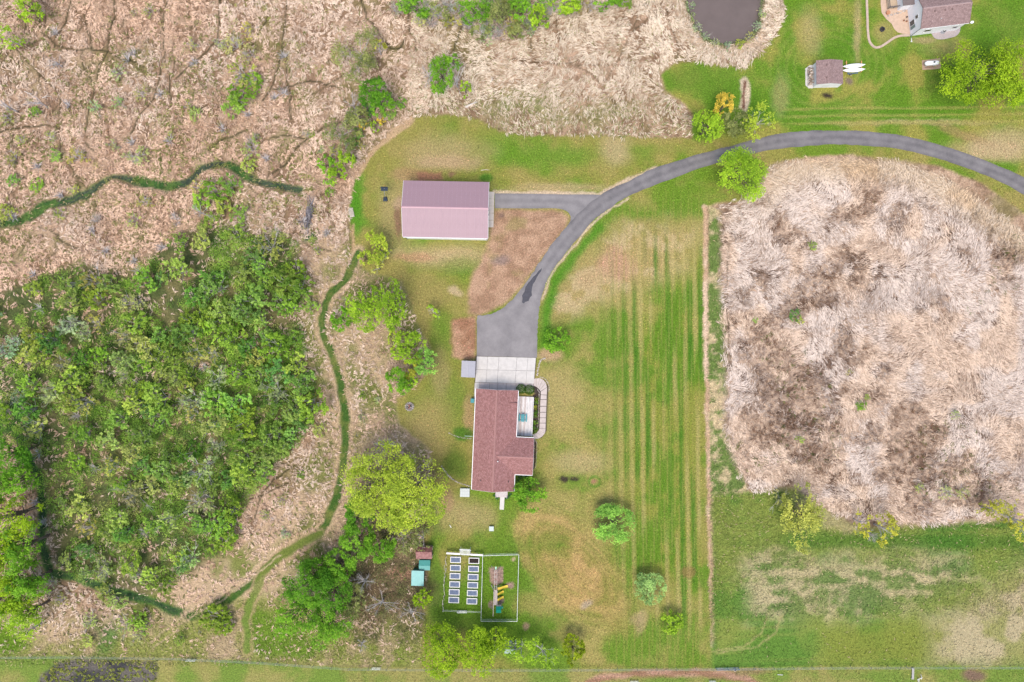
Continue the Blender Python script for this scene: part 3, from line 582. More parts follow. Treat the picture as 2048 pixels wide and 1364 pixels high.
# pale marsh at the top middle, round the pond
x, y, px, py = pts(820, -60, 1580, 285, 28000)
cl = fl(x, y, 1.8, 61); dens = (.35+.65*sm(.32, .55, cl))*sm(1.6, 4.0, runs_f(x, y))*sm(-1, 6, lawn_f(x, y))*sm(2, 10, pond_f(x, y))*(1-.55*sm(170, 230, py))
k = rs.rand(len(x)) < dens*.95; x, y, px, py = x[k], y[k], px[k], py[k]
ang = 2*PI*1.3*fl(x, y, 10, 71)+rs.normal(0, .35, len(x)); tone = fl(x, y, 2.5, 72)+rs.normal(.16, .2, len(x))
x, y, ang, tone, i_ = locks(x, y, px, py, ang, tone, 4, .1, .24); tone = np.clip(tone, 0, 1); py_ = py[i_]
cc = lerp((0.31, .21, .125), (0.72, .61, .475), tone)
gm = rs.rand(len(x)) < .03+.3*sm(150, 260, py_); cc[gm] = np.array((0.19, .21, .065))*rs.uniform(.7, 1.3, (gm.sum(), 1))
blades('pale_marsh_grass', x, y, ang, rs.uniform(.5, 1.25, len(x)), rs.uniform(.08, .16, len(x)), cc, .28, 'pale straw grass flattened beside the brown pond', 'marsh grass')

# the reed bed in the right-hand hollow
x, y, px, py = pts(1420, 310, 2120, 1060, 52000)
cl = fl(x, y, 1.5, 81); hz = fl(x, y, 13, 83)*.5+fl(x, y, 4, 86)*.5+.10*sm(220, 60, np.hypot((px-1590)*.75, (py-640)*.5))+.06*sm(160, 40, np.hypot(px-1760, py-830)); hole = sm(.53, .64, hz)
hole = np.maximum(hole, sm(60, 20, np.hypot((px-1770)*.5, py-410))*.8*sm(.42,.56,fl(x, y, 3, 88)))*sm(-5, -45, rp_f(x, y))
dens = (1-hole*.55)*sm(10, -22, rp_f(x, y)+60*(fl(x, y, 4, 89)-.45)*sm(850, 960, py))*(.5+.5*sm(.28, .48, cl))*sm(1.2, 3, runs_f(x, y))
k = rs.rand(len(x)) < dens*.98; x, y, px, py, hole = x[k], y[k], px[k], py[k], hole[k]
tuft = rs.rand(len(x)) < hole*.9
ang = 0.45+2*PI*1.25*(fl(x, y, 13, 84)-.5)+rs.normal(0, .2, len(x))+np.where(tuft, rs.normal(0, 1.2, len(x)), 0); tone = fl(x, y, 2.4, 85)*.95+rs.normal(.36, .22, len(x))
x, y, ang, tone, i_ = locks(x, y, px, py, ang, tone, 5, .16, .32); tuft = tuft[i_]; hole = hole[i_]; px_, py_ = px[i_], py[i_]
tone = np.clip(tone-.12*hole-np.where(tuft, .42, 0), 0, 1)
cc = lerp((0.17, .10, .062), (0.71, .60, .515), tone)
out = sm(-70, -15, rp_f(x, y))*sm(820, 600, py_)*sm(1500, 1560, px_); cc = cc*(1-out[:, None]*.7)+np.array((.62, .485, .325))*rs.uniform(.7, 1.12, (len(x), 1))*out[:, None]*.7
br = sm(.5, .65, fl(x, y, 7, 87))[:, None]*.55; cc = cc*(1-br)+cc*np.array((1., .86, .68))*br
ln = np.where(tuft, rs.uniform(.35, .9, len(x)), rs.uniform(.45, 1.35, len(x)))
blades('reed_bed', x, y, ang, ln, rs.uniform(.06, .13, len(x)), cc, np.where(tuft, .6, .24), 'pale pinkish reed bed lodged in swirls in the round hollow', 'reeds')

# rough green and straw grass: strip, field, west side, ditch banks
PX = []
def gsel(x0, y0, x1, y1, n, f):
    x, y, px, py = pts(x0, y0, x1, y1, n); k = rs.rand(n) < f(x, y, px, py); PX.append(np.stack([x[k], y[k]], 1))
st_f = sampler(sdf_poly(X, Y, STRIP)); colf = [sampler(col[..., i]) for i in range(3)]
gsel(1415, 405, 1500, 1300, 7000, lambda x, y, px, py: sm(3, -2, st_f(x, y)))
gsel(1424, 975, 2110, 1335, 30000, lambda x, y, px, py: sm(6, -6, sampler(sdf_poly(X, Y, RIGHTFIELD))(x, y))*(.25+.75*sm(1240, 1220, py)))
gsel(600, 470, 880, 1320, 26000, lambda x, y, px, py: rough_f(x, y)*sm(-1, 6, lawn_f(x, y))*sm(8, 12, trail_f(x, y)))
gsel(-60, 300, 640, 480, 9000, lambda x, y, px, py: sm(11, 8, dit_f(x, y)))
gsel(0, 840, 400, 1260, 6000, lambda x, y, px, py: sm(12, 7, dit_f(x, y)))
gsel(900, 180, 1400, 285, 9000, lambda x, y, px, py: sm(-1, 5, lawn_f(x, y))*.7)
gsel(-60, 1200, 860, 1330, 14000, lambda x, y, px, py: bl_f(x, y)*sm(7, 12, t2_f(x, y)))
gsel(1360, -60, 1560, 120, 5000, lambda x, y, px, py: sm(16, 10, pond_f(x, y))*sm(1, 4, pond_f(x, y)))
P = np.concatenate(PX); x, y = P[:, 0], P[:, 1]; n = len(x)
g = np.stack([f(x, y) for f in colf], 1)*rs.uniform(.75, 1.55, (n, 1)); sw = rs.rand(n) < np.where(x > 38, .05, .16); g[sw] = np.array((.46, .36, .2))*rs.uniform(.7, 1.1, (sw.sum(), 1))
blades('rough_grass', x, y, 2*PI*1.5*fl(x, y, 6, 91)+rs.normal(0, .6, n), rs.uniform(.35, .8, n), rs.uniform(.08, .16, n), g, .2, 'unmown green and straw grass along banks and field edges', 'grass', grass_m)

# mown lawn: short tufts giving the turf its grain
x, y, px, py = pts(680, -60, 2110, 1400, 210000); pf = sampler(np.minimum(sdf_poly(X, Y, LAWN), sdf_poly(X, Y, PASTURE))); drv = sampler(np.minimum(sdf_poly(X, Y, D_OUT+D_IN[::-1]), sdf_poly(X, Y, [(975,382),(1200,382),(1170,440),(1150,440),(1120,418),(975,418)])))
bld = sampler(np.minimum.reduce([sdf_poly(X, Y, p_) for p_ in ([(944,700),(1076,700),(1098,750),(1098,870),(1070,885),(1068,955),(1030,955),(1028,990),(942,990)], [(800,358),(992,358),(990,486),(800,486)], [(1732,-60),(1740,100),(1960,80),(1960,-60)], [(1842,114),(1884,114),(1884,142),(1842,142)], [(1620,110),(1730,110),(1730,180),(1620,180)], DIRTP)]))
k = (pf(x, y) < -2) & (drv(x, y) > 1.5) & (bld(x, y) > 0); x, y = x[k], y[k]; n = len(x)
g = np.stack([f(x, y) for f in colf], 1)*rs.uniform(.45, 1.7, (n, 1)); sw = rs.rand(n) < .12; g[sw] = g[sw]*np.array((1.7, 1.25, 1.6))
blades('lawn_grass', x, y, rs.uniform(0, 6.28, n), rs.uniform(.14, .34, n), rs.uniform(.07, .15, n), g, .05, 'short mown lawn grass round the buildings and drive', 'grass', grass_m)

# ------------------------------------------------------------------ trees and shrubs
leafm = leaf_mat('foliage'); barkm = mat('bark', (0.16, 0.125, 0.10), 0.9, 0.35, 4, 0.5); greym = mat('grey_twigs', (0.46, 0.43, 0.42), 0.85, 0.25, 5); darkbark = mat('dark_bark', (0.09, 0.072, 0.06), 0.9, 0.3, 4, .4)
def leaves(P, Nn, size, rs_, asp=0.62, tint=None):
    """diamond leaves at points P facing Nn; returns V,F,v"""
    n = len(P); Nn = Nn+rs_.normal(0, .45, (n, 3)); Nn /= np.linalg.norm(Nn, axis=1)[:, None]+1e-9
    t = np.cross(Nn, rs_.normal(0, 1, (n, 3))); t /= np.linalg.norm(t, axis=1)[:, None]+1e-9; b = np.cross(Nn, t)
    s = (size*rs_.uniform(.6, 1.4, n))[:, None]
    V = np.stack([P-t*s*.5, P+b*s*asp*.5-Nn*s*.1, P+t*s*.5, P-b*s*asp*.5-Nn*s*.1], 1).reshape(-1, 3)
    F = np.arange(n*4).reshape(n, 4); v = rs_.rand(n) if tint is None else np.clip(tint+rs_.normal(0, .16, n), 0, 1)
    return V, F, np.repeat(v, 4)
def crown_points(rs_, rx, ry, rz, nl, lobes, lobe_r, twig=0.25, even=False):
    """leaf points on twigs that fan out of uneven lobes; local coordinates about the crown's centre"""
    a = rs_.uniform(0, 2*PI, lobes)+np.arange(lobes)*2.399; zz = 1-(np.arange(lobes)+.5)/lobes*1.35; zz = np.clip(zz, -.45, 1)
    rad = np.sqrt(np.maximum(0, 1-zz**2)); Lc = np.stack([np.cos(a)*rad, np.sin(a)*rad, zz], 1)*(rs_.uniform(.55, .85, lobes) if even else rs_.uniform(.34, .95, lobes))[:, None]
    Lr = lobe_r*(rs_.uniform(.8, 1.2, lobes) if even else rs_.uniform(.5, 1.45, lobes)); tin = rs_.uniform(.25, .75, lobes)
    ntw = max(20, nl//14); li = rs_.choice(lobes, ntw, p=Lr**2/np.sum(Lr**2))
    d = rs_.normal(0, 1, (ntw, 3)); d[:, 2] = np.abs(d[:, 2])*.9-.35; d += Lc[li]*.9; d /= np.linalg.norm(d, axis=1)[:, None]
    ln = Lr[li]*rs_.uniform(.75, 1.0+twig, ntw)
    ti = np.repeat(np.arange(ntw), 14); m = len(ti); f = rs_.uniform(.35, 1.0, m)**.8
    p = Lc[li[ti]]+d[ti]*(ln[ti]*f)[:, None]+rs_.normal(0, .045, (m, 3)); nrm = d[ti]*.45+np.array([0, 0, .95])
    q = np.array([np.percentile(np.abs(p[:, 0]), 93), np.percentile(np.abs(p[:, 1]), 93), np.percentile(p[:, 2], 98)])   # fill the crown's measured width
    an = np.arctan2(p[:, 1], p[:, 0]); rr_ = np.hypot(p[:, 0], p[:, 1]); gp = vn(p[:, 0]/q[0]+rs_.uniform(0, 50), p[:, 1]/q[1]+rs_.uniform(0, 50), .30, 3)     # gaps between boughs
    kk = (gp > (.12 if even else .30)) | (rs_.rand(len(p)) < .25); p, nrm, ti = p[kk], nrm[kk], ti[kk]
    p = p/q; Lc = Lc/q; sc = np.array([rx, ry, rz]); k = np.hypot(p[:, 0], p[:, 1]) < 1.25
    return p[k]*sc, nrm[k], tin[li[ti]][k], Lc*sc, Lr
def make_tree(px, py, rx, ry, h, colr, label, style='round', name='deciduous_tree', group=None, seed=0, cat='tree', rot=0.0):
    """px,py: middle of the crown as seen; rx,ry crown radii in photo pixels; h height in metres"""
    rs_ = np.random.RandomState(seed); rz = h*.42; zc = h-rz*.95
    c = W(px, py, zc); fx = S*(1-zc/HC); RX, RY = rx*fx, ry*fx; base_z = gz(c.x, c.y)-.05
    t = thing(name, label, cat, (c.x, c.y, base_z), rot, group)
    A = RX*RY*PI
    st = dict(round=dict(n=115, l=26, lr=.34, tw=.22, s=.30), dense=dict(n=120, l=34, lr=.30, tw=.15, s=.28), feather=dict(n=105, l=30, lr=.32, tw=.55, s=.29), spiky=dict(n=150, l=40, lr=.27, tw=.7, s=.27), sparse=dict(n=55, l=18, lr=.30, tw=.5, s=.28), bare=dict(n=3, l=20, lr=.3, tw=.6, s=.2))[style]
    nl = int(max(250, min(16000, A*st['n']))); lobes = int(st['l']*min(1.7, max(.55, math.sqrt(A)/7.5)))
    p, nr, tin, Lc, Lr = crown_points(rs_, RX, RY, rz, nl, lobes, st['lr']*(26/lobes)**.25, st['tw'], even=(style in ('spiky', 'dense') or rx < 24))
    # trunk and limbs
    w = MB(); tr = max(.10, h*.022); zl = zc-base_z
    lean = (rs_.uniform(-.2, .2), rs_.uniform(-.2, .2))
    w.tube([(0, 0, 0), (lean[0]*.4, lean[1]*.4, zl*.4), (lean[0], lean[1], zl*.8), (0, 0, zl+rz*.55)], [tr*1.5, tr, tr*.75, tr*.2], 7)
    for i in range(len(Lc)):
        e = Lc[i]; s0 = rs_.uniform(.35, .85)*zl; m_ = (e[0]*.45, e[1]*.45, s0+(zl+e[2]-s0)*.55)
        w.tube([(lean[0]*.8, lean[1]*.8, s0), m_, (e[0], e[1], zl+e[2])], [tr*.5, tr*.33, tr*.12], 5, False)
        nt = 8 if style == 'bare' else (5 if style in ('sparse', 'feather') else 2)
        for q in range(nt):
            d = Vector(rs_.normal(0, 1, 3)); d.z = abs(d.z)*.6; d = (d.normalized()*.6+Vector(e).normalized()*.6)*float(Lr[i])*(min(RX, RY))*1.15
            f0 = rs_.uniform(.2, 1); b0 = Vector(m_).lerp(Vector((e[0], e[1], zl+e[2])), f0)
            w.tube([b0, b0+d*.55+Vector(rs_.normal(0, .12, 3)), b0+d], [tr*.16, tr*.11, tr*.05], 4, False)
    w.build('trunk', greym if style in ('bare', 'sparse') else barkm, t, True)
    if style != 'bare':
        V_, F_, v_ = leaves(p+np.array([0, 0, zl]), nr, np.full(len(p), st['s']), rs_, tint=tin)
        me = np_mesh('crown', V_, F_, {'v': ('FLOAT', v_)}); me.materials.append(leafm); o = bpy.data.objects.new('crown', me); C.objects.link(o); o.parent = t; o.color = (*colr, 1)
    return t
MAPLE = (0.22, 0.34, 0.018); LIME = (0.245, 0.39, 0.03); WILLOW = (0.31, 0.40, 0.045); DEEP = (0.085, 0.22, 0.018); MID = (0.14, 0.30, 0.025); OLV = (0.20, 0.23, 0.075); YEL = (0.36, 0.37, 0.05); SAGE = (0.22, 0.41, 0.075); PYEL = (0.36, 0.39, 0.085); GOLD = (0.50, 0.40, 0.06)
TREES = [
 (1950,146,66,56,9,MAPLE,'large lime green maple beside the white propane tank','round'),
 (2018,152,54,58,9,MAPLE,'lime green tree merging with the back of the large maple','round'),
 (1413,256,30,29,7,LIME,'rounded bright green tree where the drive curve begins','round'),
 (1448,213,17,24,5,GOLD,'golden yellow small tree at the tip of the lawn','round'),
 (1469,246,23,24,5,OLV,'olive green bushy tree between the golden and lime trees','round'),
 (1516,246,26,32,6,WILLOW,'thin yellow-green tree standing on the lawn by the drive','sparse'),
 (1483,352,44,47,9,LIME,'full green tree overhanging the inside of the drive bend','round'),
 (752,495,20,30,6,WILLOW,'tall thin yellow-green tree south-west of the barn','feather'),
 (731,516,13,13,4,WILLOW,'small yellow-green tree west of the thin one by the barn','feather'),
 (771,512,12,17,4,PYEL,'pale yellow sapling east of the thin one by the barn','sparse'),
 (755,536,11,13,4,PYEL,'pale yellow sapling south of the thin one by the barn','sparse'),
 (729,613,31,42,9,LIME,'bright green birch, western one of the pair beside the mown trail','feather'),
 (784,610,26,44,9,LIME,'bright green birch, eastern one of the pair beside the mown trail','feather'),
 (681,637,18,22,4,MID,'dark leafy small tree between the trail and the birches','round'),
 (826,690,30,32,7,LIME,'yellow-green tree, uphill one in the row near the dirt square','feather'),
 (854,724,21,25,6,SAGE,'pale sage green tree in the row near the dirt square','feather'),
 (789,682,11,20,4,WILLOW,'slim yellow-green sapling on the dry grass west of the row','feather'),
 (795,708,12,10,3,LIME,'low lime green sapling under the slim one','round'),
 (797,763,24,24,6,MID,'dark green rounded tree at the south end of the row','dense'),
 (820,738,13,18,4,YEL,'yellow leafing tree in the middle of the row','feather'),
 (820,762,14,15,4,LIME,'lime green tree against the dark green rounded one','round'),
 (868,624,13,14,4,LIME,'lone small thin tree on the lawn south of the barn','sparse'),
 (758,955,62,62,13,WILLOW,'huge yellow-green willow, its western crown','feather'),
 (828,985,58,62,12,WILLOW,'huge yellow-green willow, its crown towards the house','feather'),
 (775,1030,46,40,11,WILLOW,'yellow-green willow leaning south behind the sheds','feather'),
 (716,1030,26,36,8,DEEP,'deep green tree under the western edge of the willow','dense'),
 (715,1080,30,34,8,MID,'mid green tree south of the willow beside the trail','dense'),
 (760,1090,28,28,7,MID,'mid green tree between willow and brown shed','dense'),
 (806,1078,30,28,5,OLV,'olive brush tree behind the brown shed','sparse'),
 (845,1075,18,24,5,OLV,'thin olive tree beside the brown shed','sparse'),
 (675,1130,34,28,8,MID,'mid green tree at the north end of the dark grove','dense'),
 (620,1165,44,42,10,DEEP,'dark green tree in the grove beside the trail fork','dense'),
 (664,1180,36,42,10,DEEP,'dark green tree in the middle of the dark grove','dense'),
 (598,1222,42,38,10,MID,'mid green tree at the western corner of the dark grove','feather'),
 (655,1245,42,38,10,MID,'mid green tree with pale limbs at the foot of the grove','feather'),
 (704,1200,22,30,6,OLV,'olive tree on the eastern side of the dark grove','round'),
 (845,1191,17,19,4,MAPLE,'small bright tree touching the flat teal shed','round'),
 (879,1288,37,50,8,MAPLE,'dense oval yellow-green tree south of the raised beds','round'),
 (955,1299,30,42,8,MAPLE,'oval green tree next to the small playhouse','round'),
 (992,1276,24,20,7,MAPLE,'leafy crown half over the small playhouse','round'),
 (1042,1300,32,22,6,LIME,'thin lime green tree east of the playhouse','sparse'),
 (1085,1304,28,28,6,LIME,'thin lime green tree between playhouse and round sapling','sparse'),
 (1146,1299,20,25,5,(0.22,.29,.015),'small round yellow-green tree near the pasture fence','round'),
 (1226,1047,37,34,4.2,SAGE,'lone spreading green tree north-east of the brown mound','spiky'),
 (1299,1176,27,28,3.6,(0.26,.40,.13),'lone pale sage tree south-east of the brown mound','spiky'),
 (1343,1242,20,21,3,LIME,'lone small bright tree near the south-east lawn corner','spiky'),
 (1113,680,23,22,3.2,MID,'lone green tree beside the parking pad','spiky'),
 (1060,985,30,30,5,MID,'rounded green tree tucked in the corner of the brick-red roofed house','round'),
 (22,905,38,42,10,DEEP,'deep green tree at the north end of the edge wood','round'),
 (8,965,30,36,10,MID,'bright green tree of the edge wood above the ditch','round'),
 (40,960,28,30,9,MID,'small crowned tree of the edge wood next to the ditch','round'),
 (24,1030,48,40,12,MAPLE,'broad bright tree in the upper half of the edge wood','round'),
 (50,1090,36,38,11,MID,'mid green tree leaning over the ditch from the edge wood','round'),
 (10,1110,40,40,12,MAPLE,'bright tree in the heart of the edge wood','round'),
 (55,1165,38,36,11,MID,'full green tree by the ditch elbow','round'),
 (14,1190,40,40,12,MAPLE,'bright spreading tree in the lower edge wood','round'),
 (56,1225,40,34,10,LIME,'lime green tree at the lower edge of the wood','round'),
 (60,1260,26,20,6,LIME,'thin yellow-green tree at the grassy foot of the wood','sparse'),
 (882,150,22,34,6,MID,'bright green tree with bare grey trees either side of it','round'),
 (908,122,14,14,5,MID,'bright green tree top behind the bare trees','round'),
 (931,178,10,16,4,LIME,'bright green small tree east of the bare trees','round'),
 (752,190,30,26,7,DEEP,'dark green tree on the marsh edge north of the barn','dense'),
 (762,208,22,22,6,MID,'mid green tree beside the dark one on the marsh edge','dense'),
 (717,240,22,24,4,OLV,'olive bush tree under the grey bare thicket','round'),
 (728,250,9,8,3,GOLD,'small golden bush tree by the marsh edge','round'),
 (763,241,8,8,3,GOLD,'small yellow bush tree on the curve of the lawn','round'),
 (751,254,9,10,3,LIME,'small lime bush tree on the curve of the lawn','round'),
 (681,270,28,36,5,OLV,'olive brush tree west of the lawn curve','sparse'),
 (692,319,17,17,4,LIME,'round lime tree, northern one of three west of the barn','dense'),
 (675,350,16,17,4,LIME,'round lime tree, southern one of three west of the barn','dense'),
 (656,330,17,19,4,MID,'round mid green tree, western one of three west of the barn','dense'),
 (1604,1032,34,56,7,PYEL,'tall pale yellow-green tree at the edge of the reed bed','feather'),
 (1722,1045,14,24,5,YEL,'thin yellow leafing tree below the reed bed','sparse'),
 (1768,1058,20,30,6,YEL,'straggly yellow tree with grey branches below the reed bed','sparse'),
 (1985,1022,30,22,6,YEL,'yellow leafing tree at the east end of the reed bed','sparse'),
 (2036,1040,28,34,7,YEL,'yellow and grey tree reaching over the field','sparse'),
 (60,14,22,26,6,LIME,'bright green tree alone in the upper marsh','feather'),
 (20,78,26,20,5,LIME,'yellow-green tree by a track in the upper marsh','sparse'),
 (835,18,24,20,6,MID,'bright green tree by the wet hollow at the marsh top','round'),
 (875,26,22,18,5,OLV,'olive brush tree in the row at the marsh top','sparse'),
 (950,20,28,22,6,MID,'green tree in the dense row at the marsh top','round'),
 (1005,28,26,28,6,OLV,'olive tree in the dense row at the marsh top','round'),
 (1045,16,26,26,6,MID,'full green tree in the dense row at the marsh top','round'),
 (1078,36,18,22,5,LIME,'lime green tree closing the dense row at the marsh top','round'),
 (1128,8,30,18,5,LIME,'low lime tree on the edge of the pale grass','round'),
 (1215,4,26,14,5,MID,'tree crown beyond the pale grass near the pond','round'),
 (962,62,20,20,4,OLV,'thin olive bush tree in front of the dense row','sparse'),
 (720,110,44,50,6,OLV,'big olive brush tree in the middle of the marsh','sparse'),
 (758,100,14,16,4,YEL,'yellow leafing bush beside the big olive brush tree','sparse'),
 (1040,62,22,16,4,OLV,'olive bush at the foot of the dense row','round'),
]
for i, (px, py, rx, ry, h, cl_, lb, stl) in enumerate(TREES): make_tree(px, py, rx, ry, h, cl_, lb, stl, seed=100+i)
for i, (px, py, rx, ry, h, lb) in enumerate([(857,150,18,30,6,'bare silver-grey tree west of the bright green marsh tree'),(912,160,26,30,6,'bare grey-green tree east of the bright green marsh tree'),(705,210,18,30,5,'bare grey thicket tree against the dark green marsh tree'),(728,1165,28,34,6,'large bare grey tree in the brush behind the teal sheds'),(762,1208,30,26,5,'bare brown brush tree south of the large bare one'),(822,1225,34,20,4,'bare twiggy brush between the sheds and the oval tree'),(768,892,30,22,9,'dead grey tree top rising out of the willow'),(722,1290,12,16,4,'small grey bare tree on the rough grass by the fence'),(1742,1068,14,16,4,'small grey bare tree below the reed bed'),(78,205,24,16,4,'bleached fallen-branched tree in the upper marsh'),(18,215,20,14,4,'bleached bare tree at the end of a marsh track'),(110,125,14,22,4,'grey leaning bare shrub between marsh tracks'),(400,425,24,18,4,'grey bare shrub above the green thicket'),(985,1298,14,16,6,'bare grey branches between the oval tree and playhouse')]):
    make_tree(px, py, rx, ry, h, OLV, lb, 'bare', 'bare_tree', seed=300+i)

# shrubs: a few shapes, each copy its own colour, size and turn
def shrub_mesh(seed, nl, lobes, size, tw, bare=0.0):
    rs_ = np.random.RandomState(seed)
    p, nr, tin, Lc, Lr = crown_points(rs_, 1, 1, .75, nl, lobes, .42, tw); p[:, 2] += .75
    V_, F_, v_ = leaves(p, nr, np.full(len(p), size), rs_, tint=tin); w = MB()
    for i in range(len(Lc)):
        e = Lc[i]; w.tube([(0, 0, -.1), (e[0]*.4, e[1]*.4, .35+.3*max(0, e[2])), (e[0]*1.1, e[1]*1.1, .75+e[2]*1.05)], [.035, .022, .008], 4, False)
        for q in range(int(5*bare)+1):
            d = rs_.normal(0, .3, 3); w.tube([(e[0]*.7, e[1]*.7, .65+e[2]*.7), (e[0]+d[0], e[1]+d[1], .8+e[2]+abs(d[2]))], [.014, .005], 3, False)
    n = len(w.v); nf = len(V_)
    me = bpy.data.meshes.new('shrub'); me.from_pydata(np.concatenate([V_, np.array(w.v)]).tolist(), [], [tuple(f) for f in F_.tolist()]+[tuple(i+nf for i in f) for f in w.f])
    at = me.attributes.new('v', 'FLOAT', 'POINT'); at.data.foreach_set('value', np.concatenate([v_, np.full(n, .3)]).astype(np.float32))
    me.materials.append(leafm); me.materials.append(greym); mi = np.zeros(len(me.polygons), np.int32); mi[len(F_):] = 1; me.polygons.foreach_set('material_index', mi); me.update(); return me
full = [shrub_mesh(500+i, 800, 10, .19, .3) for i in range(5)]; thin = [shrub_mesh(520+i, 430, 9, .17, .6, 1.0) for i in range(4)]; twiggy = [shrub_mesh(540+i, 60, 9, .15, .8, 2.5) for i in range(3)]
KINDS = {'bright': (full, (0.20, 0.33, 0.05), 'bright green leafy shrub'), 'deep': (full, (0.125, 0.25, 0.045), 'deep green leafy shrub'), 'lime': (full, (0.28, 0.36, 0.07), 'yellow-green leafy shrub'), 'olive': (thin, (0.29, 0.32, 0.09), 'olive thin-leaved shrub'), 'sage': (thin, (0.24, 0.33, 0.12), 'sage green thin-leaved shrub'), 'grey': (twiggy, (0.32, 0.29, 0.18), 'grey twiggy shrub')}
sh_i = 0
MT = [(842,40,12,'olive'),(858,14,13,'sage'),(895,12,14,'grey'),(900,38,13,'olive'),(915,20,12,'sage'),(930,48,11,'grey'),(980,8,14,'bright'),(982,48,13,'sage'),(1020,52,13,'olive'),(1062,48,12,'sage'),(1025,8,14,'olive'),(1090,14,13,'bright'),(1105,22,11,'grey'),(860,48,10,'grey'),(1000,66,12,'grey'),(975,74,10,'sage'),(1160,6,11,'olive'),(1250,2,10,'bright'),(1180,12,9,'grey'),(812,8,11,'bright'),(790,20,10,'grey')]
def shrub(px, py, r, kind, where, group, hh=1.0):
    global sh_i; sh_i += 1
    ms, c0, nm = KINDS[kind]; m = ms[rnd.randrange(len(ms))]; zt = r*S*.75*hh; c = W(px, py, zt); s_ = r*S
    o = bpy.data.objects.new('shrub', m); C.objects.link(o); o.location = (c.x, c.y, gz(c.x, c.y)-.03); o.rotation_euler = (0, 0, rnd.uniform(0, 6.28)); o.scale = (s_*rnd.uniform(.85, 1.15), s_*rnd.uniform(.85, 1.15), s_*hh*rnd.uniform(.85, 1.2))
    f = rnd.uniform(.75, 1.25); g = rnd.uniform(-.12, .18); o.color = (c0[0]*f*(1+g), c0[1]*f, c0[2]*f*rnd.uniform(.7, 1.5), 1)
    tag(o, nm+' '+where, 'shrub', nm+'s '+group); return o
def bed_plant(px, py, r, kind, where, group, hh=1.0):
    o = shrub(px, py, r, kind, where, group, hh); o.name = 'bed_plant'; o['label'] = 'small rounded plant '+where; o['group'] = 'plants '+group; o['category'] = 'plant'; return o
thS = sdf_poly
def inside(px, py, poly):
    return float(sdf_poly(np.array([px], float), np.array([py], float), poly)[0])
# the wetland thicket: the biggest bushes one by one
placed = []; tries = 0
while len(placed) < 165 and tries < 20000:
    tries += 1; px, py = rnd.uniform(-30, 640), rnd.uniform(450, 1190)
    if inside(px, py, THICKET) > -4: continue
    d_ = float(fbm(np.array([px*S]), np.array([py*S]), 11, 77, 3)[0]); east = min(1, max(0, (px-150)/350))
    if rnd.random() > .35+.65*east*(1 if py < 950 else .7) or d_ > .66: continue
    r = rnd.uniform(15, 26)*(1.1 if px > 380 else .95)
    if any((px-a)**2+(py-b)**2 < (.56*(r+c))**2 for a, b, c in placed): continue
    placed.append((px, py, r))
    k = rnd.choices(['bright', 'deep', 'lime', 'olive', 'sage', 'grey'], [7.5*east+2.5, 4*east+1.2, 2.5, 2.0-1.4*east, 1.8-1.2*east, .7-.6*east])[0]
    zone = ('on the thicket edge facing the mown trail', 'along the trail edge of the thicket') if px > 500 else (('at the foot of the thicket above the lower ditch', 'at the foot of the thicket') if py > 980 else (('at the top of the thicket below the marsh channel', 'at the top of the thicket') if py < 590 else (('on the thicket side towards the edge wood', 'on the edge wood side of the thicket') if px < 210 else ('deep in the heart of the wetland thicket', 'in the heart of the thicket'))))
    o = shrub(px, py, r, k, *zone, 1.15)
    if r > 23: o['label'] = 'big '+o['label']; o['group'] = 'big '+o['group']
